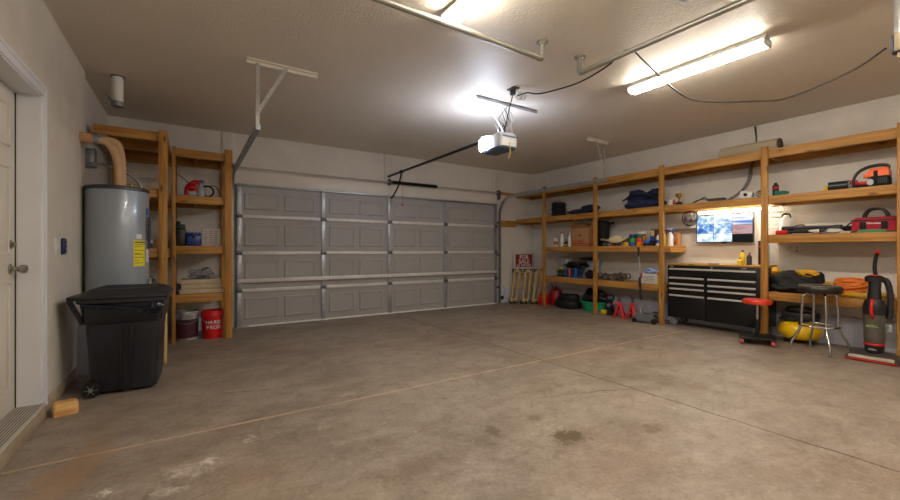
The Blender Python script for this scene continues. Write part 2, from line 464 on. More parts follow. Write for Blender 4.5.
# tracks
def track(name, xx, lab, hx):
    t = thing(name, lab, 'door track', (xx, 0, 0), 0)
    side = -1 if xx < 3 else 1
    pts = [(0, 6.655, .02), (0, 6.655, 1.9)]
    for i in range(1, 9):
        a = i/8*PI/2; pts.append((0, 6.655-.36*(1-math.cos(a)), 1.91+.36*math.sin(a)))
    mb = MB(); mb.tube(pts, .02, rect=(.052, .028)); mb.build('vertical_track', steel, t)
    mb = MB(); mb.tube([(0, 6.295, 2.272), (0, 4.03, 2.282)], .02, rect=(.040, .050)); mb.build('horizontal_track', steel, t)
    for z in (.35, 1.05, 1.75):
        mb = MB(); mb.box(-.02, .02, 6.67, 6.735, z-.02, z+.02, .002); mb.build('wall_bracket', steel_d, t)
    m_ = mat('perforated_angle', 'b9b9b4', .45, .5, var=.35, scale=60)
    mb = MB(); mb.beam((0, 4.06, 2.30), (0, 4.06, ZC-.02), .034, .004).beam((.015*side, 4.075, 2.30), (.015*side, 4.075, ZC-.02), .004, .034)
    for i in range(14): mb.box(-.006, .006, 4.054, 4.062, 2.34+i*.04, 2.355+i*.04)
    mb.build('hanger', m_, t)
    mb = MB(); mb.beam((0, 4.05, 2.42), (hx, 4.05, ZC-.02), .004, .032); mb.build('brace', m_, t)
    mb = MB(); mb.box(-.09 if hx > 0 else -.42+.0, .54 if hx > 0 else .09, 4.03, 4.066, ZC-.012, ZC, .001)
    mb.box(-.09 if hx > 0 else -.42, .54 if hx > 0 else .09, 4.062, 4.066, ZC-.04, ZC-.010)
    mb.build('ceiling_angle', mat('ceiling_angle_paint', 'd6cfc2', .5), t)
    return t
track('garage_door_track', .525, 'galvanised garage door track left of the door, curving up beside the left shelves', .25)
track('garage_door_track', 5.60, 'galvanised garage door track right of the door, running past the right shelves', -.22)
# torsion shaft + spring
t = thing('torsion_shaft', 'thin steel torsion shaft across the top of the garage door with a black spring', 'shaft', (0, 6.67, 2.385))
MB().cyl((.52, 0, 0), (5.62, 0, 0), .010, n=12).build('shaft', mat('shaft_metal', 'b5aea4', .4, .4), t)
mb = MB(); mb.cyl((3.08, 0, 0), (4.02, 0, 0), .026, n=14)
for i in range(60): mb.torus((3.09+i*.0157, 0, 0), .027, .005, n=12, k=4, axis='x')
mb.build('spring', iron, t)
MB().box(3.035, 3.05, -.02, .1, -.05, .06, .003).cyl((3.055, 0, 0), (3.08, 0, 0), .028).build('centre_bearing', steel_d, t)
for x in (.52, 5.60):
    MB().cyl((x-.02, 0, 0), (x+.02, 0, 0), .042, n=20).box(x-.004, x+.004, -.03, .1, -.14, .06).build('cable_drum', steel_d, t)
# sensors
for x, lab in ((.50, 'small black safety sensor with wires at the foot of the left door track'), (5.62, 'small black safety sensor with loose wires at the foot of the right door track')):
    s_ = 1 if x > 3 else -1
    t = thing('door_sensor', lab, 'sensor', (x, 6.6, 0))
    MB().box(-.02, .02, -.03, .03, .10, .17, .006).box(-.004+.02*s_, .002+.02*s_, -.02, .09, .12, .15).build('sensor_body', black, t)
    pts = smooth_path([(.02*s_, .02, .12), (.06*s_, .0, .20), (.12*s_, .05, .30), (.11*s_, .1, .36)] if s_ > 0 else [(-.02, .02, .13), (-.05, .06, .3), (-.03, .1, .6)])
    MB().tube(pts, .004, 6).build('wire', mat('sensor_wire', '3a3a3a', .6), t)
# opener
t = thing('garage_door_opener', 'white ceiling-hung garage door opener with a glowing lens', 'garage door opener', (3.05, 3.45, 2.31))
OH = .80
body_m = mat('opener_grey_blue', '46556e', .4); shell = mat('opener_shell', 'cfd3d6', .35)
mb = MB(); mb.loft([rrect(.22, .36, .04, 0, 0, .2), rrect(.25, .39, .05, .018, 0, .2), rrect(.25, .39, .05, .028, 0, .2)]); mb.build('base_pan', body_m, t)
mb = MB(); mb.loft([rrect(.255, .20, .03, .026, 0, .11), rrect(.265, .21, .04, .11, 0, .11), rrect(.25, .20, .04, .165, 0, .11), rrect(.2, .17, .04, .185, 0, .11)]); mb.build('housing', shell, t)
mb = MB(); mb.box(-.10, .10, -.003, .008, .13, .145, .002); mb.build('stripe', mat('stripe_blue', '4a6fa8', .4), t)
lens = mat('opener_lens', 'ffffff', .4, emit='dde8ff', estr=52)
mb = MB(); mb.loft([rrect(.24, .18, .05, .026, -.035, .30), rrect(.27, .20, .06, .07, -.035, .30), rrect(.27, .20, .06, .14, -.035, .30), rrect(.21, .16, .05, .18, -.035, .30)])
mb.build('lens', lens, t)
MB().box(-.016, .016, .38, 3.28, .175, .205, .003).build('rail', iron, t)
MB().box(-.02, .02, 3.24, 3.315, .165, .205, .003).build('header_bracket', steel_d, t)
mb = MB(); mb.box(-.025, .025, 2.74, 2.82, .16, .215, .004).build('trolley', iron, t)
MB().tube(smooth_path([(0, 2.78, .16), (0, 2.90, -.04), (0, 3.10, -.18), (0, 3.19, -.22)]), .014, 8).build('door_arm', iron, t)
mb = MB(); mb.cyl((.03, 2.80, .15), (.03, 2.80, -.36), .003, n=6); mb.lathe([(0, 0), (.016, .01), (.016, .03), (0, .04)], c=(.03, 2.8, -.40)); mb.build('release_cord', mat('cord_red', 'a33226', .6), t)
MB().tube(smooth_path([(-.02, -.02, .06), (-.02, -.03, -.06), (-.05, -.03, -.13)]), .005, 6).build('pull_string', mat('yellow_string', 'c9a83c', .7), t)
strap = mat('hanger_strap', 'c4c4c2', .4, .4)
mb = MB()
for a, bq in (((-.10, .06, .17), (-.28, .17, .58)), ((.10, .06, .17), (.12, .17, .58)), ((-.06, .16, .17), (.10, .17, .58)), ((.10, .16, .17), (-.25, .17, .58))):
    mb.beam(a, bq, .012, .002)
mb.build('hanging_strap', strap, t)
wr = mat('loose_wire', 'b8b6b0', .5); wk = mat('loose_wire_dark', '2a2a2c', .6)
random.seed(3)
for i in range(9):
    a = Vector((random.uniform(-.08, .08), random.uniform(.02, .15), .18)); e = Vector((random.uniform(-.1, .15), .15, random.uniform(.42, .56)))
    m1 = (a+e)/2+Vector((random.uniform(-.12, .12), random.uniform(-.05, .05), random.uniform(-.05, .05)))
    MB().tube(smooth_path([a, a+Vector((random.uniform(-.05, .05), 0, .08)), m1, e], 8), .0035, 6).build('wire', wr if i % 2 else wk, t)
MB().box(-.34, .59, .16, .20, .582, .590).box(-.34, .59, .16, .165, .55, .586).build('ceiling_angle', steel, t)
# outlet on the ceiling
t = thing('ceiling_outlet', 'black plug and coiled white wire at the ceiling outlet above the opener', 'outlet', (2.93, 3.26, ZC))
MB().box(-.04, .04, -.06, .06, -.012, 0, .003).build('cover_plate', mat('outlet_dark', '4a4642', .5), t)
MB().box(-.02, .02, -.02, .03, -.07, -.012, .004).build('plug', black, t)
mb = MB()
for i in range(4): mb.torus((.07+.01*i, -.02*i, -.06-.01*i), .045-.004*i, .005, axis='x' if i % 2 else 'y')
mb.build('wire_coil', wr, t)
MB().tube(smooth_path([(0, 0, -.06), (.0, .06, -.2), (.05, .20, -.40), (.10, .3, -.42)], 8), .006, 6).build('opener_cord', black, t)

# ceiling pipes
def fl(mb, x, y, dz=0):
    mb.lathe([(0, 0), (.05, 0), (.05, -.008), (.028, -.012), (.028, -.03), (0, -.03)], c=(x, y, ZC))
pm = mat('galvanised_pipe', 'a9a69c', .35, .65, var=.2, scale=10)
t = thing('ceiling_pipe', 'galvanised pipe hung under the ceiling running left from a flange, below the far lamp', 'pipe', (0, 0, 0))
MB().cyl((-.3, 2.39, 2.755), (2.44, 2.39, 2.755), .023).build('pipe', pm, t)
for x in (2.46, -.3):
    mb = MB(); mb.tube([(x-.03, 2.39, 2.755), (x, 2.39, 2.758), (x+.012, 2.39, 2.775), (x+.012, 2.39, 2.88)], .021, 12, rs=[.028, .03, .028, .022]); fl(mb, x+.012, 2.39); mb.build('flange', pm, t)
t = thing('ceiling_pipe', 'galvanised pipe hung under the ceiling between the opener and the long lamp', 'pipe', (0, 0, 0))
MB().cyl((2.96, 2.37, 2.755), (3.04, -.4, 2.755), .023).build('pipe', pm, t)
for y in (2.39, -.4):
    x = 2.96 if y > 0 else 3.04; q = 1 if y > 0 else -1
    mb = MB(); mb.tube([(x, y-.03*q, 2.755), (x, y, 2.758), (x, y+.012*q, 2.775), (x, y+.012*q, 2.88)], .021, 12, rs=[.028, .03, .028, .022]); fl(mb, x, y+.012*q); mb.build('flange', pm, t)

# strip lamps
lamp = mat('lamp_diffuser', 'ffffff', .5, emit='fff4e4', estr=46)
def fixture(x, y0, y1, lab):
    t = thing('strip_light', lab, 'ceiling light', (x, 0, ZC), 0, None)
    MB().box(-.045, .045, y0, y1, -.03, 0, .003).box(-.066, .066, y0, y1, -.046, -.03, .003).build('housing', white, t)
    mb = MB(); prof = [(-.060, -.045), (-.068, -.055), (-.058, -.085), (0, -.094), (.058, -.085), (.068, -.055), (.060, -.045)]
    mb.prism(prof, y0+.012, y1-.012, 'y'); mb.build('diffuser', lamp, t)
    for y in (y0, y1-.012): 
        mb = MB(); mb.prism([(-.066, -.03), (-.072, -.055), (-.060, -.092), (.060, -.092), (.072, -.055), (.066, -.03)], y, y+.012, 'y'); mb.build('end_cap', white, t)
    return t
fixture(3.93, 1.32, 2.52, 'long glowing strip light on the ceiling over the right side of the garage')
fixture(1.60, 1.28, 2.48, 'glowing strip light at the top edge of the photo, above the pipe')

fixture(3.93, -.75, .45, 'added unseen fill strip light on the ceiling behind the photographer, right')  # this pair is added out of view to brighten the room
fixture(1.60, -.75, .45, 'added unseen fill strip light on the ceiling behind the photographer, left')
# ------------------------------------------------------------------ ceiling bits
t = thing('extension_cord', 'long black extension cord drooping across the ceiling to the hanging work light', 'cord', (0, 0, 0))
pts = [(2.95, 3.22, 2.81), (2.96, 3.08, 2.80), (3.04, 3.0, 2.78), (3.06, 2.78, 2.75), (3.05, 2.47, 2.72), (3.02, 2.16, 2.74), (2.99, 2.0, 2.785), (3.04, 1.94, 2.79), (3.22, 1.94, 2.74), (3.68, 1.93, 2.6), (3.98, 1.86, 2.54), (4.3, 1.53, 2.5), (4.43, 1.33, 2.5), (4.28, .92, 2.53), (4.07, .69, 2.56)]
MB().tube(smooth_path(pts, 8), .007, 8).build('cord', black, t)
t = thing('work_light', 'white hanging tube light with dark blue end, cut off by the top right corner', 'work light', (4.055, .62, 2.5))
MB().tube([(0, 0, .10), (0, 0, .395)], .03, 16).build('tube', mat('frosted_tube', 'd9dade', .4), t)
MB().loft([rrect(.075, .075, .02, 0), rrect(.085, .08, .02, .03), rrect(.085, .08, .02, .12), rrect(.07, .07, .02, .125)]).build('end_housing', mat('navy_plastic', '1c2b52', .4), t)
MB().box(-.06, -.045, -.02, .02, .0, .12, .004).build('clip', mat('beige_clip', 'b7a98c', .5), t)
MB().cyl((-.02, 0, -.04), (-.01, 0, .0), .012, n=10).build('hook', MC['beige_clip'], t)
t = thing('ceiling_vent', 'grey vent grille on the ceiling at the top edge of the photo', 'vent', (2.76, 1.30, ZC))
MB().box(-.16, .16, -.19, .19, -.012, -.0, .003).build('frame', mat('vent_grey', '8d8983', .5), t)
mb = MB()
for i in range(9): mb.beam((-.13, -.15+i*.037, -.018), (.13, -.15+i*.037, -.018), .028, .002)
mb.build('louvre', MC['vent_grey'], t)
t = thing('vent_pipe', 'short white pipe stub with foil end on the ceiling above the water heater', 'pipe', (-.607, 5.20, 0))
MB().cyl((0, 0, 2.63), (0, 0, ZC), .048, n=28).build('pipe', white, t)
MB().lathe([(.05, ZC-.012), (.058, ZC-.012), (.058, ZC), (.05, ZC)], n=28).build('collar', steel_d, t)
mb = MB(); mb.cyl((0, 0, 2.595), (0, 0, 2.645), .051, n=28); mb.beam((-.04, -.03, 2.64), (-.09, -.05, 2.70), .03, .003); mb.beam((-.03, -.04, 2.62), (-.06, -.06, 2.66), .04, .003)
mb.build('foil_end', mat('foil_tape', '9a9da0', .35, .7, var=.5, scale=30, bump=.6, bscale=60), t)

# ------------------------------------------------------------------ left wall bits
t = thing('light_switch', 'white light switch plate on the left wall beside the door trim', 'light switch', (XL, 4.20, 1.185))
MB().box(0, .007, -.036, .036, -.06, .06, .003).build('plate', white, t)
MB().box(.007, .017, -.006, .006, -.014, .012, .002).build('toggle', white, t)
t = thing('door_keypad', 'dark blue wall control next to the white switch plate', 'wall control', (XL, 4.40, 1.185))
MB().box(0, .022, -.04, .04, -.065, .065, .008).build('body', MC['navy_plastic'], t)
mb = MB()
for i in range(3): mb.box(.022, .027, -.022, .022, -.045+i*.032, -.022+i*.032, .003)
mb.build('button', mat('slate_button', '3b4356', .5), t)
t = thing('wood_block', 'rough tan offcut block of wood on the floor by the door trim', 'wood block', (-.735, 3.85, 0), .2); t.scale = (.78, 1.0, 1.2)
mb = MB(); mb.loft([rrect(.17, .10, .02, 0), rrect(.18, .11, .025, .02), rrect(.175, .105, .03, .06), rrect(.15, .085, .03, .075)])
mb.build('block', wood('x', 'e8bd80', 'c08a4c', 'b'), t)

# ------------------------------------------------------------------ water heater
t = thing('heater_platform', 'low white platform under the grey water heater', 'platform', (0, 0, 0))
MB().box(XL+.003, -.30, 4.90, 5.40, 0, .45, .006).build('plinth', stem, t)
hc = (-.60, 5.175)
t = thing('water_heater', 'tall grey cylindrical water heater in the left corner', 'water heater', (hc[0], hc[1], .45))
hm = mat('heater_enamel', '97a1ac', .3, .15, var=.05, scale=3, coat=.3)
mb = MB(); r = .25; mb.lathe([(0, .0), (r*.96, 0), (r, .02), (r, 1.285), (r*.98, 1.30), (0, 1.30)], n=64); mb.build('tank', hm, t)
MB().lathe([(r*.97, 1.285), (r+.006, 1.285), (r+.006, 1.315), (r*.97, 1.325), (0, 1.325)], n=64).build('top_cap', mat('cap_dark', '33393f', .4), t)
for z in (.06,): MB().torus((0, 0, z), r+.002, .006, n=64).build('base_ring', MC['cap_dark'], t)
def on_tank(mbx, a0, a1, z0, z1, d=.0015, n=10):
    mbx.lathe([(r+d, z0), (r+d, z1)], n=n, a0=math.radians(a0), a1=math.radians(a1)); return mbx
def curved(name, a0, a1, z0, z1, m_, d=.0015, parent=t): return on_tank(MB(), a0, a1, z0, z1, d).build(name, m_, parent)
lb = curved('energy_label', -56, -28, .545, .80, mat('label_yellow', 'e6d72a', .5))
mb = MB()
for z, w_ in ((.775, 26), (.755, 24), (.735, 18), (.70, 22), (.67, 12), (.66, 20), (.63, 24), (.60, 10), (.575, 20)):
    on_tank(mb, -54, -54+w_, z, z+(.012 if z > .76 else .005), .0025, 6)
mb.build('print', mat('label_print', '37341c', .6), lb)
curved('round_sticker', -50, -37, .815, .86, mat('label_white', 'd9d6d0', .5))
curved('brand_sticker', -24, -12, 1.06, 1.13, mat('sticker_blue', '3b58a0', .5))
curved('warning_sticker', -24, -12, .58, .80, MC['label_white'])
mb = MB(); on_tank(mb, -20, -6, .15, .42, .022, 6); on_tank(mb, -20, -6, .15, .42, .0, 6); mb.build('access_cover', hm, t)
mb = MB(); on_tank(mb, -24, -8, .72, 1.04, .02, 6); mb.build('access_cover', MC['cap_dark'], t)
ins = mat('pipe_insulation', 'c9a37c', .75, var=.15, scale=12, bump=.3)
T0 = Vector((hc[0], hc[1], .45))
def rel(*p): return [Vector(q)-T0 for q in p]
for PI_, (dx, dy) in enumerate(((0, 0), (.10, .16))):
    if PI_ == 0: P_ = [(-.73, 5.03, 2.20), (-.66, 5.03, 2.185), (-.605, 5.03, 2.09), (-.578, 5.03, 1.94), (-.575, 5.03, 1.772)]
    else: P_ = [(-.70, 5.14, 2.24), (-.61, 5.15, 2.215), (-.575, 5.15, 2.10), (-.565, 5.13, 1.9), (-.565, 5.12, 1.772)]
    MB().tube(smooth_path(rel(*P_), 8), .036 if PI_ == 0 else .034, 14).build('insulated_pipe', ins, t)
    q_ = Vector(P_[0])
    MB().tube(rel(q_+Vector((-.05, 0, .01)), q_+Vector((-.02, 0, .008)), q_+Vector((.015, 0, 0))), .040, 14, rs=[.044, .046, .042]).build('elbow', steel, t)
MB().cyl(*rel((XL, 5.03, 2.21), (-.765, 5.03, 2.208)), .050, n=20).build('wall_sleeve', mat('sleeve_tan', 'b98f68', .7), t)
MB().cyl(*rel((-.50, 5.2, 1.775), (-.50, 5.2, 1.82)), .015, n=10).beam(*rel((-.56, 5.2, 1.82), (-.44, 5.2, 1.82)), .012, .012).build('valve', mat('brass', 'a3813f', .35, .8), t)
t = thing('junction_box', 'galvanised electrical box on the left wall above the water heater', 'electrical box', (XL-.03, 5.42, 2.09))
MB().box(0, .08, -.07, .07, -.09, .09, .004).build('box', steel, t)
MB().box(.08, .085, -.073, .073, -.093, .093, .003).build('cover', steel, t)
mb = MB(); mb.tube(smooth_path([(.06, -.07, -.06), (.08, -.17, -.08), (.22, -.17, -.09), (.38, -.17, -.17), (.46, -.17, -.26), (.465, -.17, -.335)], 8), .012, 10); mb.build('flexible_conduit', steel, t)

# ------------------------------------------------------------------ trash can
bm_ = mat('bin_plastic', '1d1f29', .36, col2='14151b', scale=4, bump=.18, bscale=25)
t = thing('trash_can', 'big black wheeled trash can with a liner edge, in front of the water heater', 'trash can', (-.435, 4.38, 0), math.radians(-3)); t.scale = (.91, .93, .99)
mb = MB()
rg = [(.02, .45, .44), (.03, .47, .46), (.30, .50, .48), (.57, .53, .50), (.58, .55, .52), (.66, .565, .535), (.74, .58, .55)]
mb.loft([rrect(w_, d_, .05, z) for z, w_, d_ in rg]); mb.build('body', bm_, t)
mb = MB(); mb.box(-.02, -.008, -.2515, -.22, .03, .56, .003, Matrix.Rotation(math.radians(3.2), 4, 'X')).box(.055, .065, -.2515, -.22, .03, .56, .003, Matrix.Rotation(math.radians(3.2), 4, 'X')); mb.build('ridge', bm_, t)
mb = MB(); mb.loft([rrect(.58, .56, .05, .735), rrect(.64, .60, .05, .745), rrect(.64, .60, .05, .775), rrect(.60, .58, .05, .78)]); mb.build('rim', bm_, t)
mb = MB(); mb.loft([rrect(.65, .61, .05, .782), rrect(.65, .61, .05, .80), rrect(.54, .52, .05, .835, .01), rrect(.50, .48, .05, .85, .01), rrect(.38, .40, .05, .853, .01)]);
for i in range(4): mb.box(-.2, .22, -.16+i*.10, -.13+i*.10, .85, .859, .003)
mb.build('lid', mat('bin_lid', '26282b', .5, var=.15, scale=6), t)
mb = MB(); mb.box(-.385, -.30, -.24, .24, .765, .80, .012).beam((-.37, -.22, .77), (-.29, -.22, .60), .03, .03).beam((-.37, .22, .77), (-.29, .22, .60), .03, .03); mb.build('handle', bm_, t)
mb = MB(); mb.tube(smooth_path([(-.28, -.295, .735), (-.1, -.305, .715), (.08, -.302, .69), (.22, -.31, .685), (.29, -.30, .70)], 6), .010, 8)
mb.tube(smooth_path([(-.28, -.29, .72), (-.05, -.30, .69), (.1, -.298, .673), (.25, -.305, .66)], 6), .007, 8)
mb.blob((.24, -.275, .70), (.06, .035, .055), .2, 2, 4, 2); mb.build('bin_liner', mat('liner_film', '1b1e2e', .18, var=.3, scale=20, bump=.6, bscale=30), t)
whl = mat('wheel_hub', '8f9398', .4, .4)
for y in (-.265, .225):
    wp = MB(); wp.lathe([(.02, -.02), (.058, -.02), (.064, -.01), (.064, .01), (.058, .02), (.02, .02)], n=28, M=Matrix.Rotation(PI/2, 4, 'X'), c=(-.215, y, .064)); wo = wp.build('wheel', black, t)
    hb = MB()
    for k_ in range(6):
        a = k_*PI/3; hb.beam((-.215, y-.0215, .064), (-.215+.045*math.cos(a), y-.0215, .064+.045*math.sin(a)), .003, .008, up=(0, 1, 0))
    hb.lathe([(0, -.024), (.016, -.024), (.016, .024), (0, .024)], M=Matrix.Rotation(PI/2, 4, 'X'), c=(-.215, y, .064)); hb.build('hub', whl, wo)
t = tag(MB().box(-.012, .012, -.05, .05, 0, .62, .003, Matrix.Rotation(math.radians(9), 4, 'X')).build('wood_board', wood('z', 'd9bd8a', 'b8935a', 'p')), 'pale bare board leaning between the trash can and the left shelf post', 'board')
t.location = (-.205, 4.98, .002); t.rotation_euler = (math.radians(-16), 0, 0)

# ------------------------------------------------------------------ shelving helpers (built-in lumber)
def rail_y(parent, x, y0, y1, z, name='rail', h=.089): MB().box(x, x+.038, y0, y1, z-h, z, .003).build(name, WY, parent)
def rail_x(parent, y, x0, x1, z, name='rail', h=.089): MB().box(x0, x1, y, y+.038, z-h, z, .003).build(name, WX, parent)
deckm = wood('y', 'c79a5d', '9a6d38', 'deck')
deckx = wood('x', 'c79a5d', '9a6d38', 'deck')
# narrow left unit
t = thing('shelving_unit', 'narrow left wooden shelving with two buckets on the floor beneath, beside the garage door', 'shelves', (0, 0, 0))
for x in (.385, -.185):
    w_ = .089 if x > 0 else .040
    MB().box(x, x+w_, 5.99, 6.028, 0, 2.47 if x > 0 else 2.44, .003).build('post', WZ, t)
    MB().box(x, x+w_, 6.70, 6.735, 0, 2.41, .003).build('post', WZ, t)
for z in (2.41, 1.83, 1.195, .58):
    rail_x(t, 6.028, -.185, .474, z); rail_x(t, 6.662, -.185, .474, z)
    MB().box(-.185, .474, 6.028, 6.70, z-.001, z+.012, .001).build('shelf_board', deckx, t)
    for x in (.05, .36): MB().box(x, x+.038, 6.066, 6.662, z-.089, z-.002).build('joist', WY, t)
# deep left unit
t = thing('shelving_unit', 'deep left wooden shelving behind the water heater, reaching the left wall', 'shelves', (0, 0, 0))
MB().box(-.285, -.205, 5.40, 5.438, 0, 2.47, .003).build('post', WZ, t)
MB().box(-.84, -.80, 6.70, 6.74, 0, 2.4, .003).build('post', WZ, t)
for z in (2.44, 1.82, 1.16, .66):
    x0 = -.82 if z > 1.8 else -.30
    rail_x(t, 5.438, -.83, -.205, z)
    rail_x(t, 6.05, -.83, -.205, z); rail_x(t, 6.66, -.83, -.205, z, h=.13)
    MB().box(-.83, -.205, 5.438, 6.70, z-.001, z+.012, .001).build('shelf_board', deckx, t)
    MB().box(-.245, -.207, 5.476, 6.66, z-.089, z-.002).build('joist', WY, t)
    MB().box(-.83, -.792, 5.476, 6.66, z-.089, z-.002).build('joist', WY, t)

# left shelf contents
t = thing('handheld_blower', 'red and grey handheld blower with blue cap and black cord on the left shelves', 'blower', (.10, 6.25, 1.842))
MB().lathe([(0, 0), (.05, 0), (.058, .05), (.05, .13), (.03, .19), (0, .19)], c=(.03, 0, 0), n=24).blob((-.07, .02, .05), (.07, .06, .055), .08, 1.5, 2).build('body', mat('silver_plastic', 'a3a7ac', .35), t)
MB().tube(smooth_path([(-.13, 0, .03), (-.12, -.01, .13), (-.05, -.01, .20), (.02, 0, .20)]), .030, 12).build('handle', red, t)
MB().blob((-.08, -.02, .13), (.06, .05, .05), .1, 1.5, 7, 3).build('motor_cover', red, t)
MB().cyl((.03, 0, .19), (.03, 0, .235), .030).build('cap', mat('cap_blue', '2d4fb0', .4), t)
MB().torus((.10, -.03, .09), .07, .012, n=20, axis='y').build('hose', black, t)
MB().tube(smooth_path([(.08, 0, .15), (.18, -.02, .17), (.24, -.02, .08), (.27, -.02, .01)]), .005, 6).build('cord', black, t)
t = thing('garden_stick', 'thin dark rod lying tilted behind the blower on the left shelves', 'rod', (0, 6.50, 1.842))
MB().cyl((-.13, .0, .33), (.24, 0, .01), .006, n=8).build('rod', mat('rod_brown', '6b4326', .6), t)
def simple_box(x, y, z, sx, sy, sz, m_, name, lab, cat, group=None, rot=0, band=None):
    t = thing(name, lab, cat, (x, y, z), rot, group)
    MB().box(-sx/2, sx/2, -sy/2, sy/2, 0, sz, .004).build('carton', m_, t)
    return t
cart = mat('cardboard', 'a87c4f', .75, var=.12, scale=10, bump=.1)
wb = mat('box_white', 'c6c2bf', .6, var=.1, scale=20)
t = simple_box(.24, 6.22, 1.208, .21, .16, .23, wb, 'cardboard_box', 'white printed box standing on the left shelves next to a blue one', 'box')
for x in (-.06, .0, .06):
    mb = MB()
    for q in range(7): mb.box(x-.022, x+.02-random.random()*.015, -.0815, -.08, .03+q*.026, .04+q*.026)
    mb.build('print', mat('print_grey' if x else 'print_red', '7d7d84' if x else 'b0665e', .6), t)
t = thing('storage_case', 'glossy blue case with a ridged lid on the left shelves beside the white box', 'case', (.05, 6.25, 1.208))
bl = mat('case_blue', '173a86', .3)
MB().box(-.085, .075, -.09, .09, 0, .14, .015).build('body', bl, t)
mb = MB(); mb.box(-.09, .08, -.095, .095, .14, .17, .01)
for i in range(4): mb.box(-.07+i*.04, -.05+i*.04, -.08, .08, .168, .18, .004)
mb.build('lid', bl, t)
MB().box(-.02, .015, -.1, -.09, .10, .15, .003).build('latch', black, t)
t = thing('tool_case', 'black tool case with green piece on top on the left shelves', 'case', (-.095, 6.3, 1.208))
MB().box(-.08, .06, -.1, .1, 0, .22, .015).box(-.075, .05, -.09, .09, .22, .28, .012).build('body', black, t)
MB().box(-.05, .0, -.05, .02, .28, .32, .008).build('handle', black, t)
MB().box(-.10, -.07, -.06, .0, .28, .33, .01).build('nozzle', mat('green_plastic', '1e8a4a', .4), t)
for i in range(3):
    simple_box(.13+.01*(i % 2), 6.27, .593+i*.062, .48-.02*i, .28, .058, mat('tile_carton', 'c9b89c', .65, var=.15, scale=12), 'tile_box',
               ['lowest of three flat cream boxes stacked on the left shelves', 'middle of three flat cream boxes stacked on the left shelves', 'topmost of three flat cream boxes stacked on the left shelves'][i], 'box', 'flat cream boxes on the left shelves')
t = tag(MB().blob((.13, 6.27, .84), (.14, .10, .065), .35, 2.2, 5, 4, flat=-.06).build('plastic_bag', mat('clear_plastic_wrap', 'a9abb0', .15, var=.4, scale=14, bump=.9, bscale=25)), 'crumpled clear plastic wrap on top of the cream boxes', 'plastic bag')
t = tag(MB().blob((-.12, 6.25, .66), (.04, .08, .06), .2, 2, 8, 3, flat=-.06).build('rag', mat('rag_blue_grey', '55586b', .85, bump=.5)), 'grey blue rag beside the cream boxes on the left shelves', 'rag')
t = thing('storage_bin', 'cardboard carton of odds and ends low on the deep left shelves', 'box', (-.40, 5.62, .673))
MB().box(-.10, .10, -.09, .09, 0, .12, .003).build('carton', cart, t)
MB().box(-.02, .06, -.093, -.09, .01, .09).build('label', MC['label_white'], t)
mb = MB(); mb.blob((-.02, 0, .14), (.085, .07, .045), .4, 3, 3, 3); mb.build('contents', mat('odds_grey', '8a9096', .4, col2='2a3036', scale=30), t)
t = thing('spray_bottle', 'blue and white bottle on the deep left shelves above the yellow heater label', 'bottle', (-.385, 5.62, 1.173))
MB().lathe([(0, 0), (.035, 0), (.037, .02), (.035, .09), (.015, .11), (.012, .13), (0, .13)]).build('bottle', white, t)
MB().lathe([(0, .0), (.038, .0), (.038, .06), (0, .06)]).build('label', MC['cap_blue'], t)
t = simple_box(-.33, 5.72, 1.173, .16, .2, .10, cart, 'cardboard_box', 'small brown carton on the deep left shelves beside the blue bottle', 'box')

def bucket(name, lab, x, y, h, r0, r1, m_, bail, rz=0):
    t = thing(name, lab, 'bucket', (x, y, 0), rz)
    mb = MB(); mb.lathe([(0, 0), (r0, 0), (r1*.985, h*.82), (r1*1.03, h*.83), (r1*1.03, h*.85), (r1, h*.87), (r1*1.03, h*.93), (r1*1.03, h*.95), (r1, h), (r1*.96, h), (r0*.97, .01), (0, .01)], n=40)
    mb.build('body', m_, t)
    pts = [(r1*1.04*math.cos(a), -.02-r1*.9*math.sin(a), h*.85-.10*math.sin(a)) for a in [PI*i/14 for i in range(15)]]
    mb = MB(); mb.tube(pts, .003, 6); mb.build('bail', bail, t)
    return t
t = bucket('bucket', 'paint-smeared white and dark red bucket on the floor under the left shelves', -.03, 6.22, .37, .118, .138, mat('bucket_white', 'b9b6b2', .5, col2='56504e', scale=12), steel)
MB().lathe([(.1205, .03), (.1345, .27)], n=40).build('label', mat('bucket_label', '5a1d20', .5, col2='241c20', scale=22), t)
t = bucket('bucket', 'red bucket with white lettering on the floor beside the garage door', .255, 6.17, .36, .115, .135, red, steel)
def wrap_text(txt, size, r_, z, a_mid, parent, m_, name='lettering', sp=.75):
    n_ = len(txt)
    for i, ch in enumerate(txt):
        if ch == ' ': continue
        a = a_mid+(i-(n_-1)/2)*size*sp/r_
        text_part(ch, size, m_, parent, (r_*math.cos(a), r_*math.sin(a), z), (PI/2, 0, a+PI/2), name, bold=.001)
lw = mat('lettering_white', 'e6e3df', .5)
wrap_text('HARD', .062, .133, .215, math.radians(-88), t, lw, sp=.72)
wrap_text('PROD', .062, .130, .150, math.radians(-88), t, lw, sp=.72)

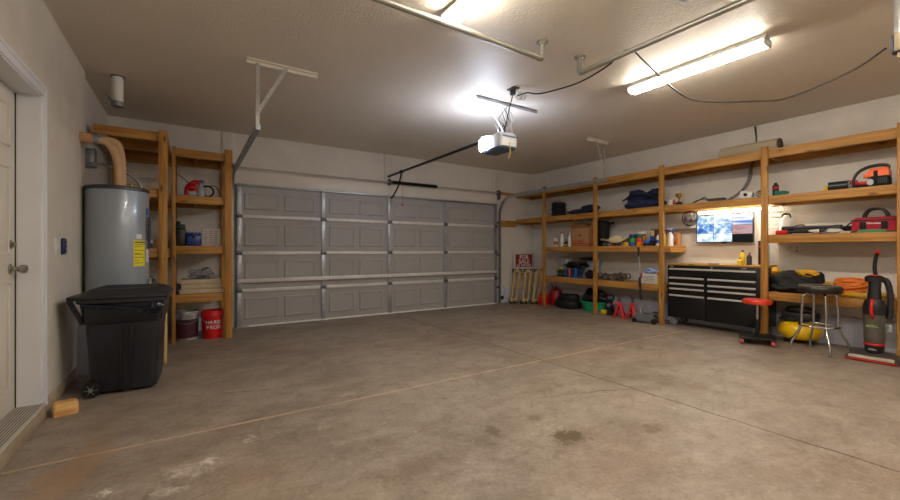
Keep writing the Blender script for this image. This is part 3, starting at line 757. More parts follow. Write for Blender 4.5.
# ------------------------------------------------------------------ right shelving
PX = 6.13
t = thing('shelving_unit', 'long built-in wooden shelving along the right wall', 'shelves', (0, 0, 0))
RS = t
PY = [5.90, 4.65, 3.435, 2.105, .925, -.26]
for y in PY: MB().box(PX+.004, PX+.038, y-.037, y+.037, 0, 2.47, .003).build('post', WZ, t)
X1_, XB = PX+.038, XR-.04
def level(z, y0, y1, h=.089, joists=True, x0=X1_, end_y=None):
    rail_y(t, x0, y0, y1, z, h=h); rail_y(t, XB, y0, y1, z, h=h)
    MB().box(x0, XR-.003, y0, y1, z-.001, z+.012, .001).build('shelf_board', deckm, t)
    if joists:
        n_ = max(2, round((y1-y0)/1.2)+1)
        for i in range(n_):
            y = y0+.02+(y1-y0-.06)*i/(n_-1)
            MB().box(x0+.038, XB, y, y+.038, z-.089, z-.002).build('joist', WX, t)
level(2.42, -.3, YB-.01, .10); level(1.83, -.3, YB-.01)
level(1.21, 3.34, 5.94); level(.60, 3.40, 5.94)
level(1.335, -.3, 2.15); level(.61, -.3, 2.10)
for z in (2.42, 1.80): MB().box(5.68, X1_, YB-.046, YB-.008, z-.13 if z < 2 else z-.06, z, .003).build('wall_cleat', WX, t)
MB().box(X1_, 6.62, 3.302, 3.34, 1.121, 1.21, .003).build('shelf_end', WX, t)
# ------------------------------------------------------------------ far right corner
t = thing('for_sale_sign', 'red and white FOR SALE yard sign on a wire stake in the far right corner', 'sign', (6.31, 6.66, 0))
MB().box(-.30, .30, .0, .006, .63, 1.10, .001).build('panel', mat('sign_white', 'c9c4c0', .5), t)
MB().box(-.255, .255, -.002, .0, .775, 1.06).build('red_field', mat('sign_red', '8e1c22', .5), t)
text_part('FOR', .12, lw, t, (0, -.003, .992), (PI/2, 0, 0), bold=.002, width=1.2)
text_part('SALE', .13, lw, t, (0, -.003, .892), (PI/2, 0, 0), bold=.002, width=1.2)
text_part('BY OWNER', .065, lw, t, (0, -.003, .808), (PI/2, 0, 0), bold=.001, width=1.25)
mb = MB()
for x in (-.29, .26): mb.cyl((x, .008, .0), (x, .008, 1.08), .005, n=8)
mb.cyl((-.29, .008, .3), (.26, .008, .3), .005, n=8).cyl((-.29, .008, .6), (.26, .008, .6), .005, n=8)
mb.build('wire_stake', steel_d, t)
tan = mat('sawhorse_tan', 'c9a763', .55, var=.15, scale=8)
xs = [(5.84, 6.58), (6.00, 6.40), (6.15, 6.24)]
labs = ['tan folded sawhorse nearest the garage door, leaning below the sign', 'tan folded sawhorse in the middle of the three below the sign', 'tan folded sawhorse nearest the shelf post, below the sign']
for i, (x, y) in enumerate(xs):
    t = thing('folding_sawhorse', labs[i], 'sawhorse', (x, y, .0), math.radians(-22), 'folded sawhorses')
    lean = Vector((.12, .08, .68))
    for x0 in (0, .115):
        a = Vector((x0, 0, .03)); MB().beam(a, a+lean, .035, .080, up=(0, 1, 0), bev=.005).build('leg', tan, t)
    MB().beam(Vector((0, -.002, .08)), Vector((.115, -.002, .08)), .030, .06, bev=.004).build('stretcher', tan, t)
    MB().beam(lean+Vector((-.02, 0, .02)), lean+Vector((.135, 0, .02)), .04, .05, bev=.005).build('top_rail', tan, t)
    for p_ in (Vector((0, 0, .03)), Vector((.115, 0, .03)), lean+Vector((-.01, 0, .02)), lean+Vector((.125, 0, .02))):
        MB().box(p_.x-.034, p_.x+.034, p_.y-.03, p_.y+.03, p_.z-.03, p_.z+.045, .008).build('corner_joint', black, t)

# upper shelf, from the far end
def S(py, z, x=6.42): return (x, py, z+.012)
t = thing('round_case_stack', 'stack of dark round cases standing on the upper right shelf near the far corner', 'cases', S(5.75, 1.83))
for i in range(3):
    MB().lathe([(0, i*.10), (.13, i*.10), (.145, i*.10+.02), (.145, i*.10+.07), (.13, i*.10+.095), (0, i*.10+.095)], n=24).build('case', blackm, t)
t = tag(MB().blob((6.42, 5.15, 1.90), (.16, .34, .055), .12, 1.6, 2, 4, flat=-.055).blob((6.42, 4.98, 1.96), (.11, .20, .06), .2, 1.6, 9, 3).build('folded_jacket', mat('navy_cloth', '1b2240', .85, bump=.5, bscale=12)), 'folded dark blue cloth on the upper right shelf between the first two posts', 'cloth')
nav = mat('navy_quilt', '222c52', .9, var=.35, scale=6, bump=.7, bscale=9)
mb = MB(); mb.blob((0, .0, .09), (.19, .33, .11), .12, 1.8, 5, 4, flat=-.09).blob((0, .03, .19), (.16, .27, .08), .16, 2.2, 15, 4).blob((-.02, .12, .27), (.11, .12, .06), .22, 2, 11, 3).blob((0, -.20, .25), (.12, .12, .07), .2, 2, 19, 3)
t = thing('moving_blanket', 'big heap of folded navy blankets on the upper right shelf', 'blankets', S(3.88, 1.83)); mb.build('blanket', nav, t)
mb = MB(); mb.tube(smooth_path([(-.15, .30, .16), (-.19, .1, .21), (-.19, -.12, .21), (-.15, -.30, .16)]), .016, 8); mb.build('strap', black, t)
t = thing('small_jar', 'small white jar with a red lid lying by the trophy on the upper right shelf', 'jar', S(3.41, 1.83, 6.36))
MB().lathe([(0, 0), (.04, 0), (.04, .09), (.03, .10), (0, .10)]).build('jar', white, t)
MB().cyl((0, -.055, .03), (0, -.055, .09), .02).build('lid', red, t)
t = thing('trophy', 'small gold trophy on a dark base on the upper right shelf', 'trophy', S(3.28, 1.83, 6.36))
MB().box(-.035, .035, -.035, .035, 0, .05, .004).build('base', blackm, t)
gold = mat('gold', 'c9a445', .25, .9)
MB().lathe([(0, .05), (.03, .05), (.012, .065), (.01, .10), (.02, .115), (.035, .14), (.04, .19), (.036, .19), (.015, .13), (0, .13)]).torus((0, -.042, .16), .018, .004, axis='x').torus((0, .042, .16), .018, .004, axis='x').build('cup', gold, t)
t = thing('power_adapter', 'black power adapter with coiled cables on the upper right shelf above the screen', 'adapter', S(2.72, 1.83, 6.30))
MB().box(-.05, .05, -.10, .10, 0, .05, .006).build('adapter', mat('dark_grey_plastic', '33353a', .5), t)
mb = MB()
for i in range(3): mb.tube(smooth_path([(0, .1, .02), (.02*i, .18, .05+.02*i), (-.02, .27-.02*i, .04), (-.03, .32, .005)]), .005, 6)
mb.build('cable', black, t)
t = thing('small_camera', 'small white box with dark lens on the upper shelf above the screen', 'camera', S(2.37, 1.83, 6.30), math.radians(8))
MB().box(-.05, .05, -.07, .07, 0, .10, .01, Matrix.Rotation(.25, 4, 'X')).build('body', white, t)
MB().cyl((-.06, -.01, .055), (-.045, -.01, .055), .022).build('lens', blackm, t)
t = thing('hanging_cable', 'bundle of black cables hanging from the ceiling down the right wall', 'cables', (0, 0, 0))
mb = MB()
for i in range(4):
    o_ = .007*i
    mb.tube(smooth_path([(6.665, 2.38+o_, 2.89), (6.66, 2.37+o_*.5, 2.70), (6.60, 2.36+o_, 2.46), (6.60, 2.40+o_*1.5, 2.30), (6.62, 2.42+o_*2, 2.16), (6.55, 2.48+o_*2, 2.0), (6.42, 2.56+o_*3, 1.88), (6.36, 2.66, 1.86)], 8), .0035, 6)
mb.build('cable', black, t)
t = thing('wire_tangle', 'tangle of grey wire on the upper right shelf beside the fourth post', 'wire', S(2.22, 1.83, 6.33))
mb = MB()
for i in range(4): mb.torus((0, -.01*i, .055+.005*i), .045-.004*i, .004, axis='x' if i % 2 else 'y', sx=1.2)
mb.build('coil', MC['loose_wire_dark'], t)
t = thing('rolled_mat', 'long pale rolled carpet lying on top of the right shelving', 'roll', (0, 0, 0))
mb = MB(); mb.loft([[(6.40+.10*math.cos(a)*(1.15), y, 2.432+.0+.085+.085*math.sin(a)) for a in [2*PI*i/24 for i in range(24)]] for y in (2.03, 2.3, 2.69)]); mb.build('roll', mat('carpet_beige', 'b9ab90', .9, var=.1, scale=12, bump=.4), t)
mb = MB()
for rr in (.075, .055, .035, .015): mb.torus((6.40, 2.02, 2.517), rr, .009, axis='y')
mb.build('rolled_end', mat('carpet_edge', '4f483c', .9), t)
# right bay, level 2
t = thing('spray_can', 'dark spray can with a red band on the upper right shelf', 'can', S(2.075, 1.83, 6.42))
MB().lathe([(0, 0), (.035, 0), (.035, .15), (.02, .17), (.015, .19), (0, .19)]).build('can', mat('can_dark', '24282c', .35), t)
MB().lathe([(.036, .11), (.036, .14)]).build('band', red, t)
t = tag(MB().blob((6.33, 1.99, 1.875), (.06, .07, .035), .35, 2.5, 3, 3, flat=-.04).build('work_gloves', mat('teal_cloth', '2d7f6e', .8, bump=.4)), 'crumpled teal gloves on the upper right shelf beside the dark can', 'gloves')
t = thing('flashlight', 'black cylindrical tool with a yellow tip lying on the upper right shelf', 'flashlight', S(1.42, 1.83, 6.32))
MB().cyl((0, .11, .055), (0, -.06, .055), .055).build('barrel', mat('dark_green_plastic', '1f2b2a', .35), t)
MB().cyl((0, .155, .035), (0, .11, .035), .033).build('tip', mat('yellow_plastic', 'd8b61c', .4), t)
mb = MB()
for i in range(4): mb.torus((0, -.07-i*.02, .045), .038, .008, axis='y')
mb.cyl((0, -.06, .045), (0, -.14, .045), .037); mb.build('ribbed_collar', mat('grey_plastic', '8d8f92', .4), t)
for i in range(2): MB().box(-.048, -.03, -.10-i*.04, -.075-i*.04, .06, .10, .004).build('button', red, t)
t = thing('power_tool', 'red and black small power tool lying flat by the chainsaw', 'power tool', S(1.25, 1.83, 6.30))
MB().box(-.04, .04, -.07, .07, 0, .035, .008).build('base', blackm, t)
MB().box(-.035, .035, -.06, .05, .035, .075, .012).build('casing', red, t)
og = mat('saw_orange', 'e8600f', .4); gy = mat('saw_grey', '9a9a98', .4, .3)
t = thing('chainsaw', 'orange chainsaw with a black wraparound handle at the right end of the upper shelf', 'chainsaw', S(1.13, 1.83, 6.28)); t.scale = (.85, .72, 1.0)
MB().box(-.09, .09, -.14, .08, .01, .11, .02).box(-.08, .08, -.12, .10, .0, .03, .008).box(-.10, -.08, -.03, .02, .06, .17, .008).build('engine_block', blackm, t)
MB().loft([[(-.095, -.14, z_), (-.095, .09, z_), (.09, .09, z_), (.09, -.14, z_)] if z_ < .16 else [(-.075, -.12, z_), (-.075, .06, z_), (.07, .06, z_), (.07, -.12, z_)] for z_ in (.11, .155, .20)], smooth=False).build('top_cover', og, t)
MB().box(-.10, -.07, .05, .13, .10, .15, .012).build('air_filter', og, t)
MB().cyl((-.105, .05, .05), (-.09, .05, .05), .035).build('muffler', gy, t)
mb = MB()
for i in range(5): mb.box(-.098, -.088, -.12+i*.02, -.108+i*.02, .03, .09, .002)
mb.build('starter_grille', MC['dark_grey_plastic'], t)
MB().tube(smooth_path([(-.08, .23, .0), (-.09, .235, .08), (-.07, .20, .16), (-.03, .12, .215), (0, .0, .235), (0, -.10, .225), (0, -.13, .19)]), .018, 10).build('handle', black, t)
mb = MB(); mb.box(.02, .028, .05, .36, .03, .09, .003); mb.build('guide_bar', steel, t)
# right bay, level 3
z3 = 1.335
t = thing('resin_chair', 'white slatted resin chair back hanging behind the fourth post', 'chair back', (6.61, 2.14, 1.42))
wr_ = mat('resin_white', 'd6cfc4', .4)
mb = MB(); mb.tube(smooth_path([(0, .10, 0), (0, .12, .15), (0, .08, .30), (0, 0, .35), (0, -.08, .30), (0, -.12, .15), (0, -.10, 0)]), .012, 8); mb.build('frame', wr_, t)
for i in range(5): MB().tube([(0, -.12, .04+i*.055), (0, .12, .04+i*.055)], .009, 8).build('slat', wr_, t)
t = thing('jug', 'white plastic jug with a dark handle on the middle right shelf', 'jug', (6.50, 1.99, z3+.012)); t.scale = (1, 1.1, 1.35)
MB().lathe([(0, 0), (.06, 0), (.065, .02), (.065, .14), (.04, .17), (.03, .18), (0, .18)]).build('body', white, t)
MB().tube(smooth_path([(-.0, -.04, .16), (0, -.03, .20), (0, .03, .20), (0, .04, .16)]), .009, 8).build('handle', black, t)
t = thing('jug', 'short white tub with yellow label lying on the middle right shelf', 'jug', (6.38, 1.82, z3+.012))
MB().lathe([(0, 0), (.05, 0), (.052, .06), (.04, .075), (0, .08)], sy=1.5).build('body', white, t)
MB().lathe([(.052, .015), (.053, .045)], sy=1.5).build('label', MC['yellow_plastic'], t)
MB().tube(smooth_path([(0, .05, .07), (0, .04, .11), (0, -.03, .12), (0, -.05, .09)]), .008, 8).build('handle', black, t)
tl = [('black long-handled tool lying lowest on the middle right shelf', black, 2.02, 1.52, 6.25, .0), ('dark steel bar lying across the middle right shelf', MC['dark_grey_plastic'], 1.98, 1.42, 6.33, .03), ('black wrench-like bar at the back of the middle right shelf', iron, 1.95, 1.36, 6.42, .02)]
for i, (lab, m_, y0, y1, x, dz) in enumerate(tl):
    t = thing('hand_tool', lab, 'tool', (x, (y0+y1)/2, z3+.012), .05*(i-1)); t.scale = (1.3, 1, 1.6)
    l = (y0-y1)/2
    MB().tube([(0, l, .018+dz), (0, 0, .022+dz), (0, -l+.06, .018+dz)], .013, 10).build('shaft', m_, t)
    MB().box(-.03, .03, -l, -l+.07, 0+dz, .035+dz, .008).build('head', m_, t)
    MB().cyl((0, l, .018+dz), (0, l-.12, .018+dz), .018).build('grip', [red, black, MC['yellow_plastic']][i], t)
t = thing('tape_roll', 'blue flat roll lying on the middle right shelf beside the tool bag', 'roll', (6.26, 1.50, z3+.012)); MB().lathe([(.02, 0), (.055, 0), (.055, .028), (.02, .028)]).build('roll', mat('blue_flat', '3f6ca8', .5), t)
t = tag(MB().blob((6.25, 1.55, z3+.037), (.05, .14, .03), .3, 2, 3, 3, flat=-.022).build('rag', mat('rag_white', 'c8c2b8', .9, bump=.4)), 'white rag spread at the front of the middle right shelf', 'rag')
t = thing('hand_saw', 'yellow handled saw lying on the middle right shelf', 'saw', (6.35, 1.70, z3+.045)); MB().box(-.03, .03, -.22, .05, 0, .003).build('blade', steel, t); MB().box(-.035, .035, .05, .15, -.008, .018, .008).build('handle', MC['yellow_plastic'], t)
t = thing('tool_bag', 'red canvas tool bag with black handles on the middle right shelf', 'tool bag', (6.36, 1.15, z3+.012)); t.scale = (1, .92, .95)
rc = mat('red_canvas', 'a8142c', .8, var=.15, scale=20, bump=.3, bscale=60)
mb = MB(); mb.loft([rrect(.22, .38, .03, 0), rrect(.23, .40, .035, .03), rrect(.22, .39, .04, .13), rrect(.15, .36, .04, .17), rrect(.11, .34, .04, .18)]); mb.build('body', rc, t)
mb = MB()
for x in (-.05, .05): mb.tube(smooth_path([(x, .10, .16), (x, .09, .22), (x, .045, .27), (x, -.045, .27), (x, -.09, .22), (x, -.10, .16)]), .012, 8)
mb.build('handle', black, t)
mb = MB(); mb.box(-.118, -.108, -.195, .195, .135, .15, .003).box(-.12, -.105, -.20, .20, .0, .02, .003); mb.build('piping', black, t)
for y in (-.09, .09): MB().box(-.124, -.110, y-.028, y+.028, .04, .125, .006).build('pocket_strap', blackm, t)
mb = MB(); mb.tube(smooth_path([(-.0, .18, .15), (-.03, .24, .10), (-.08, .25, .04)]), .008, 8); mb.build('side_strap', black, t)
text_part('Milwaukee', .028, lw, t, (-.1245, .0, .105), (PI/2, 0, -PI/2), bold=.0005)
t = thing('oval_lid', 'green oval lid in front of the red tool bag', 'lid', (6.22, 1.16, z3+.012)); MB().lathe([(0, 0), (.05, 0), (.052, .012), (.045, .03), (0, .035)], sy=2.2).build('lid', mat('leaf_green', '2f7d49', .5), t)

# level 3 far bays
z2 = 1.222
def bottle(lab, y, h, r_, m_, cap, x=6.35, labm=None, z=z2):
    t = thing('bottle', lab, 'bottle', (x, y, z), 0)
    MB().lathe([(0, 0), (r_, 0), (r_, h*.68), (r_*.45, h*.82), (r_*.4, h*.9), (0, h*.9)]).build('body', m_, t)
    MB().cyl((0, 0, h*.88), (0, 0, h), r_*.45, r_*.35).build('cap', cap, t)
    if labm: MB().lathe([(r_*1.02, h*.2), (r_*1.02, h*.5)]).build('label', labm, t)
    return t
bottle('short white bottle with an orange label, nearest the first shelf post', 5.76, .22, .05, white, red, labm=mat('label_orange', 'c46a3a', .5))
bottle('tall white bottle with a red cap on the far middle shelf', 5.59, .30, .045, white, red)
bottle('small dark bottle with red label between the white ones on the far middle shelf', 5.50, .24, .035, mat('bottle_pale', '9aa0a6', .3), iron, x=6.42, labm=MC['sign_red'])
bottle('squat jar with yellow label at the front of the far middle shelf', 5.44, .10, .045, blackm, blackm, x=6.28, labm=MC['yellow_plastic'])
bottle('slim white bottle in front of the blue jug on the far middle shelf', 5.30, .27, .037, white, white, x=6.24)
t = thing('jug', 'blue jug next to the open carton on the far middle shelf', 'jug', (6.40, 5.27, z2))
MB().loft([rrect(.12, .16, .03, 0), rrect(.12, .16, .03, .2), rrect(.06, .08, .02, .26), rrect(.05, .05, .02, .28)]).build('body', mat('jug_blue', '1d3f9a', .4), t)
MB().tube([(0, .06, .2), (0, .09, .26), (0, .03, .27)], .012, 8).build('handle', MC['jug_blue'], t)
t = thing('moving_box', 'open cardboard moving box with red printed stripes on the far middle shelf', 'box', (6.35, 5.01, z2))
mb = MB(); mb.box(-.17, .17, -.20, -.195, 0, .35).box(-.17, .17, .195, .20, 0, .35).box(-.17, -.165, -.2, .2, 0, .35).box(.165, .17, -.2, .2, 0, .35).box(-.17, .17, -.2, .2, 0, .005)
mb.build('carton', cart, t)
for a_, b_, w_ in (((-.17, .0, .35), (-.26, 0, .40), .38), ((.17, 0, .35), (.22, 0, .44), .38)): MB().beam(a_, b_, w_, .004).build('flap', cart, t)
for s_ in (1, -1): MB().beam((0, .2*s_, .35), (0, .27*s_, .46 if s_ > 0 else .43), .32, .004, up=(0, 0, 1)).build('flap', cart, t)
mb = MB(); mb.box(-.172, -.17, -.2, .2, .012, .03).box(-.172, -.17, -.2, .2, .045, .058).box(-.17, .17, -.202, -.2, .012, .03).box(-.17, .17, -.202, -.2, .045, .058).box(-.171, -.171, .1, .19, .05, .06)
mb.build('printed_stripe', mat('print_red2', 'a8302e', .6), t)
text_part('LOWE', .09, MC['print_red2'], t, (-.172, .045, .085), (PI/2, 0, -PI/2), bold=.002)
MB().box(-.10, -.02, -.202, -.2, .24, .31).build('red_patch', MC['print_red2'], t)
MB().box(-.172, -.168, -.02, .03, .2, .22).build('hand_hole', blackm, t)
t = thing('round_canister', 'black round canister standing behind the second shelf post', 'canister', (6.47, 4.73, z2))
MB().lathe([(0, 0), (.10, 0), (.12, .05), (.125, .38), (.14, .40), (.14, .44), (.1, .47), (0, .47)]).build('canister', blackm, t)
MB().tube([(0, -.16, .42), (0, -.24, .43)], .02, 8).build('spout', blackm, t)
t = thing('sun_hat', 'tan brimmed hat on the far middle shelf', 'hat', (6.30, 4.34, z2+.09)); t.scale = (1, 1.1, 1.5)
hatm = mat('hat_tan', 'd8c49c', .85, bump=.3)
mb = MB(); n_ = 36; R_ = []
for rr, zz in ((.0, .06), (.06, .06), (.085, .04), (.10, .0), (.11, .0)): R_.append([(rr*math.cos(a)*.9, rr*math.sin(a)*1.25, zz) for a in [2*PI*i/n_ for i in range(n_)]])
R_.reverse()
mb.loft(R_); mb.build('crown', hatm, t)
mb = MB(); mb.loft([[(rr*math.cos(a)*.8, rr*math.sin(a)*1.3, zz+amp*abs(math.sin(a))**2*.035+.02*math.sin(3*a)*amp) for a in [2*PI*i/n_ for i in range(n_)]] for rr, zz, amp in ((.09, .0, 0), (.14, -.0, .5), (.20, .0, 1), (.20, -.008, 1), (.14, -.008, .5), (.09, -.008, 0))], cap=False); mb.build('brim', hatm, t)
clm = [mat('odd_%d' % i, c, .6) for i, c in enumerate(['46535a', '99a09a', '8d2a2a', '52705c', '7c7469'])]
for i in range(5):
    t = tag(MB().blob((6.26+.03*(i % 2), 4.52-.085*i, z2+.035), (.04, .045, .038), .25, 2, i, 3, flat=-.034).build('rolled_rag', clm[i]),
            ['dark slate', 'pale green grey', 'dark red', 'grey green', 'brownish grey'][i]+' bundled rag at the foot of the tan hat', 'rag', 'bundled rags under the hat')
def tub(lab, y, zz, c, x=6.27, r_=.055, h=.065, lid=None):
    t = thing('round_tub', lab, 'tub', (x, y, z2+zz), 0, 'stacked round tubs')
    MB().lathe([(0, 0), (r_*.94, 0), (r_, h*.1), (r_, h*.72), (0, h*.72)]).build('tub', mat('tub_'+c, c, .4), t)
    MB().lathe([(0, h*.72), (r_*1.04, h*.72), (r_*1.04, h*.96), (r_, h), (0, h)]).build('lid', mat('tub_'+(lid or c), lid or c, .4), t)
tub('yellow round tub with a dark brown lid, first in the row of tubs', 4.115, 0, 'd9a51c', lid='4a2a1c', h=.09)
tub('blue round tub at the bottom of the blue and green stack', 3.995, 0, '2458b8')
tub('green round tub in the middle of the blue and green stack', 3.995, .066, '3fa33a')
tub('dark blue round tub on top of the green tub', 3.995, .132, '1f3a78')
tub('orange round tub at the bottom of the orange and red stack', 3.872, 0, 'e07a1c')
tub('red round tub in the middle of the orange and red stack', 3.872, .066, 'd23a1e')
tub('dark green round tub on top of the red tub', 3.872, .132, '1e6a4a')
t = thing('paint_tin', 'white tin with red band and yellow base behind the stacked tubs', 'tin', (6.42, 3.93, z2)); MB().lathe([(0, 0), (.07, 0), (.07, .24), (0, .24)]).build('tin', white, t); MB().lathe([(.071, .17), (.071, .205)]).build('band', red, t); MB().lathe([(.071, .02), (.071, .15)]).build('label', MC['yellow_plastic'], t)
tub('low bright blue tub on a black lid, right of the stacks', 3.745, .045, '2a6fd0', r_=.05, h=.045)
tub('black flat tub under the low bright blue one', 3.745, 0, '1a1a1c', r_=.055, h=.044)
t = thing('cardboard_box', 'small brown open carton at the back of the far middle shelf', 'box', (6.46, 3.66, z2)); MB().box(-.07, .07, -.10, .10, 0, .22, .003).build('carton', mat('brown_card', '6e4a2c', .7), t); MB().beam((-.07, 0, .22), (-.1, 0, .27), .15, .004).build('flap', MC['brown_card'], t)
t = thing('paint_brush', 'paint brush with a blue handle standing in front of the brown carton', 'brush', (6.32, 3.68, z2)); MB().box(-.02, .02, -.03, .03, 0, .16, .006).build('handle', MC['jug_blue'], t); MB().box(-.012, .012, -.025, .025, .16, .25, .004).build('bristles', hatm, t)
t = thing('cup', 'black round cup in front of the glue bottle', 'cup', (6.27, 3.635, z2)); MB().lathe([(0, 0), (.04, 0), (.048, .08), (.044, .08), (.036, .006), (0, .006)]).build('cup', blackm, t)
bottle('white and blue glue bottle with a blue cap near the third post', 3.545, .19, .03, white, MC['cap_blue'], x=6.24, labm=MC['cap_blue'])
bottle('yellow bottle with a red tip near the third post', 3.47, .215, .03, MC['yellow_plastic'], red, x=6.30)
t = thing('spray_bottle', 'white spray bottle with a blue trigger right of the third post', 'spray bottle', (6.33, 3.395, z2))
MB().lathe([(0, 0), (.042, 0), (.042, .15), (.02, .20), (.014, .22), (0, .22)], n=24).build('body', white, t)
MB().box(-.018, .018, -.03, .05, .25, .285, .008).cyl((0, 0, .22), (0, 0, .25), .016).build('spray_head', white, t)
MB().box(-.008, .008, -.045, -.03, .19, .27, .004).cyl((0, 0, .215), (0, 0, .24), .018).build('trigger', MC['cap_blue'], t)
bottle('slim yellow bottle behind the white spray bottle', 3.455, .19, .018, MC['yellow_plastic'], MC['yellow_plastic'], x=6.38)
t = simple_box(6.53, 3.425, z2, .10, .14, .21, mat('orange_card', 'b9814e', .6), 'cardboard_box', 'orange brown carton with blue stickers beside the white spray bottle', 'box')
mb = MB(); mb.box(-.0515, -.05, .02, .05, .15, .18).box(-.0515, -.05, -.03, .01, .11, .145).build('sticker', mat('sticker_lightblue', '6aa6c8', .5), t)
MB().box(-.0515, -.05, -.06, .06, .04, .055).build('printed_stripe', MC['print_red2'], t)
# fan
t = thing('wall_fan', 'small round caged wall fan above the short shelf', 'fan', (6.48, 3.165, 1.64))
mb = MB()
for xx, rr in ((-.05, .105), (-.02, .115), (.01, .105), (-.065, .05)): mb.torus((xx, 0, 0), rr, .0035 if rr < .11 else .006, n=32, axis='x')
for i in range(18):
    a = 2*PI*i/18; ca, sa = math.cos(a), math.sin(a)
    mb.tube([(-.065, .02*ca, .02*sa), (-.055, .08*ca, .08*sa), (-.02, .115*ca, .115*sa), (.01, .105*ca, .105*sa), (.02, .03*ca, .03*sa)], .0016, 4)
mb.build('cage', iron, t)
for i in range(3):
    a0 = i*2*PI/3
    R_ = []
    for rr, tw in ((.015, .3), (.05, .55), (.085, .5)):
        R_.append([(-.02+.02*math.sin(k_)*1.0, rr*math.cos(a0+.5*k_), rr*math.sin(a0+.5*k_)) for k_ in (-1, -.3, .4, 1)]+[(-.017+.02*math.sin(k_), rr*math.cos(a0+.5*k_), rr*math.sin(a0+.5*k_)) for k_ in (1, .4, -.3, -1)])
    MB().loft(R_).build('blade', gy, t)
MB().cyl((-.035, 0, 0), (.07, 0, 0), .03).build('motor', gy, t)
MB().box(.07, .19, -.012, .012, -.02, .02, .003).cyl((-.068, 0, 0), (-.06, 0, 0), .022).build('bracket', mat('fan_silver', 'c0c0c0', .3, .6), t)
t = tag(MB().box(6.60, 6.665, 3.12, 3.68, 1.485, 1.50, .003).box(6.65, 6.668, 3.12, 3.68, 1.43, 1.50, .003).build('wall_ledge', mat('ledge_wood', 'a3968a', .6)), 'narrow grey brown ledge on the wall below the round fan', 'ledge')
t = thing('wall_box', 'white wall box below the fan beside the screen', 'box', (6.64, 3.19, 1.50)); MB().box(-.03, .03, -.08, .06, 0, .09, .008).build('casing', white, t)

# screen
t = thing('monitor', 'black wall screen showing a grid of security camera views', 'screen', (6.60, 2.755, 1.475))
MB().box(-.02, .02, -.375, .375, -.212, .212, .006).box(.02, .07, -.12, .12, -.12, .12).build('casing', mat('bezel_black', '121418', .3), t)
def scr(name, cols, sc, st=(1, 1, 1), strength=.95):
    m = bpy.data.materials.new(name); m.use_nodes = True; n_ = m.node_tree; b_ = n_.nodes['Principled BSDF']
    tc_ = n_.nodes.new('ShaderNodeTexCoord'); mp_ = n_.nodes.new('ShaderNodeMapping'); mp_.inputs['Scale'].default_value = st
    nn = n_.nodes.new('ShaderNodeTexNoise'); nn.inputs['Scale'].default_value = sc; nn.inputs['Detail'].default_value = 3
    r_ = n_.nodes.new('ShaderNodeValToRGB'); e = r_.color_ramp.elements
    e[0].position = .32; e[0].color = lin(cols[0]); e[1].position = .68; e[1].color = lin(cols[-1])
    for i, c_ in enumerate(cols[1:-1]): q = e.new(.36+.3*(i+.5)/len(cols[1:-1])); q.color = lin(c_)
    n_.links.new(tc_.outputs['Object'], mp_.inputs[0]); n_.links.new(mp_.outputs[0], nn.inputs['Vector']); n_.links.new(nn.outputs['Fac'], r_.inputs['Fac'])
    n_.links.new(r_.outputs[0], b_.inputs['Emission Color']); b_.inputs['Emission Strength'].default_value = strength
    b_.inputs['Base Color'].default_value = (.01, .01, .01, 1); b_.inputs['Roughness'].default_value = .2
    return m
sA = scr('screen_blue_white', ['4a74b4', 'a9c9ea', 'f4f8fb'], 16); sB = scr('screen_street', ['23478f', '5f97d8', 'f4f8fb'], 18)
sC = scr('screen_sky', ['3b78c8', 'e8e2dc', '4a86cf'], 4, (1, .3, 4)); sD = scr('screen_gravel', ['8d6f7c', 'b58c86', '9a8fa8'], 16, (1, .6, 2)); sE = scr('screen_pale', ['6f9ac8', 'd4e6f0', 'f6f8fa'], 12); sK = mat('screen_off', '0d0f14', .2)
mb = MB(); X_ = -.0212
ys = [.365, .130, -.115, -.365]; zs = [.200, .065, -.070, -.200]
grid = [[sA, sE, sC], [sB, sA, sD], [sE, sE, sK]]
for r_ in range(3):
    for c_ in range(3):
        zt, zb = zs[r_], zs[r_+1]
        if c_ == 2: zt, zb = [(.2, .04), (.04, -.09), (-.09, -.2)][r_]
        mb.use(grid[r_][c_]); g_ = .002
        mb.quad((X_, ys[c_]-g_, zb+g_), (X_, ys[c_+1]+g_, zb+g_), (X_, ys[c_+1]+g_, zt-g_), (X_, ys[c_]-g_, zt-g_))
mb.build('screen', None, t)
MB().box(-.022, .0, -.03, .03, -.222, -.212, .003).build('sensor_bump', MC['bezel_black'], t)
# under-shelf lamps
led = mat('shelf_lamp', 'ffffff', .4, emit='fff2dc', estr=110)
for y0, y1, lab in ((2.62, 3.02, 'glowing lamp tube under the upper shelf at the left end of the screen'), (2.20, 2.58, 'glowing lamp tube under the upper shelf at the right end of the screen')):
    t = thing('shelf_light', lab, 'lamp', (6.40, 0, 1.738), 0)
    MB().box(-.03, .03, y0, y1, -.018, .0, .003).build('housing', white, t)
    MB().tube([(0, y0+.015, -.030), (0, y1-.015, -.030)], .013, 12).build('tube', led, t)

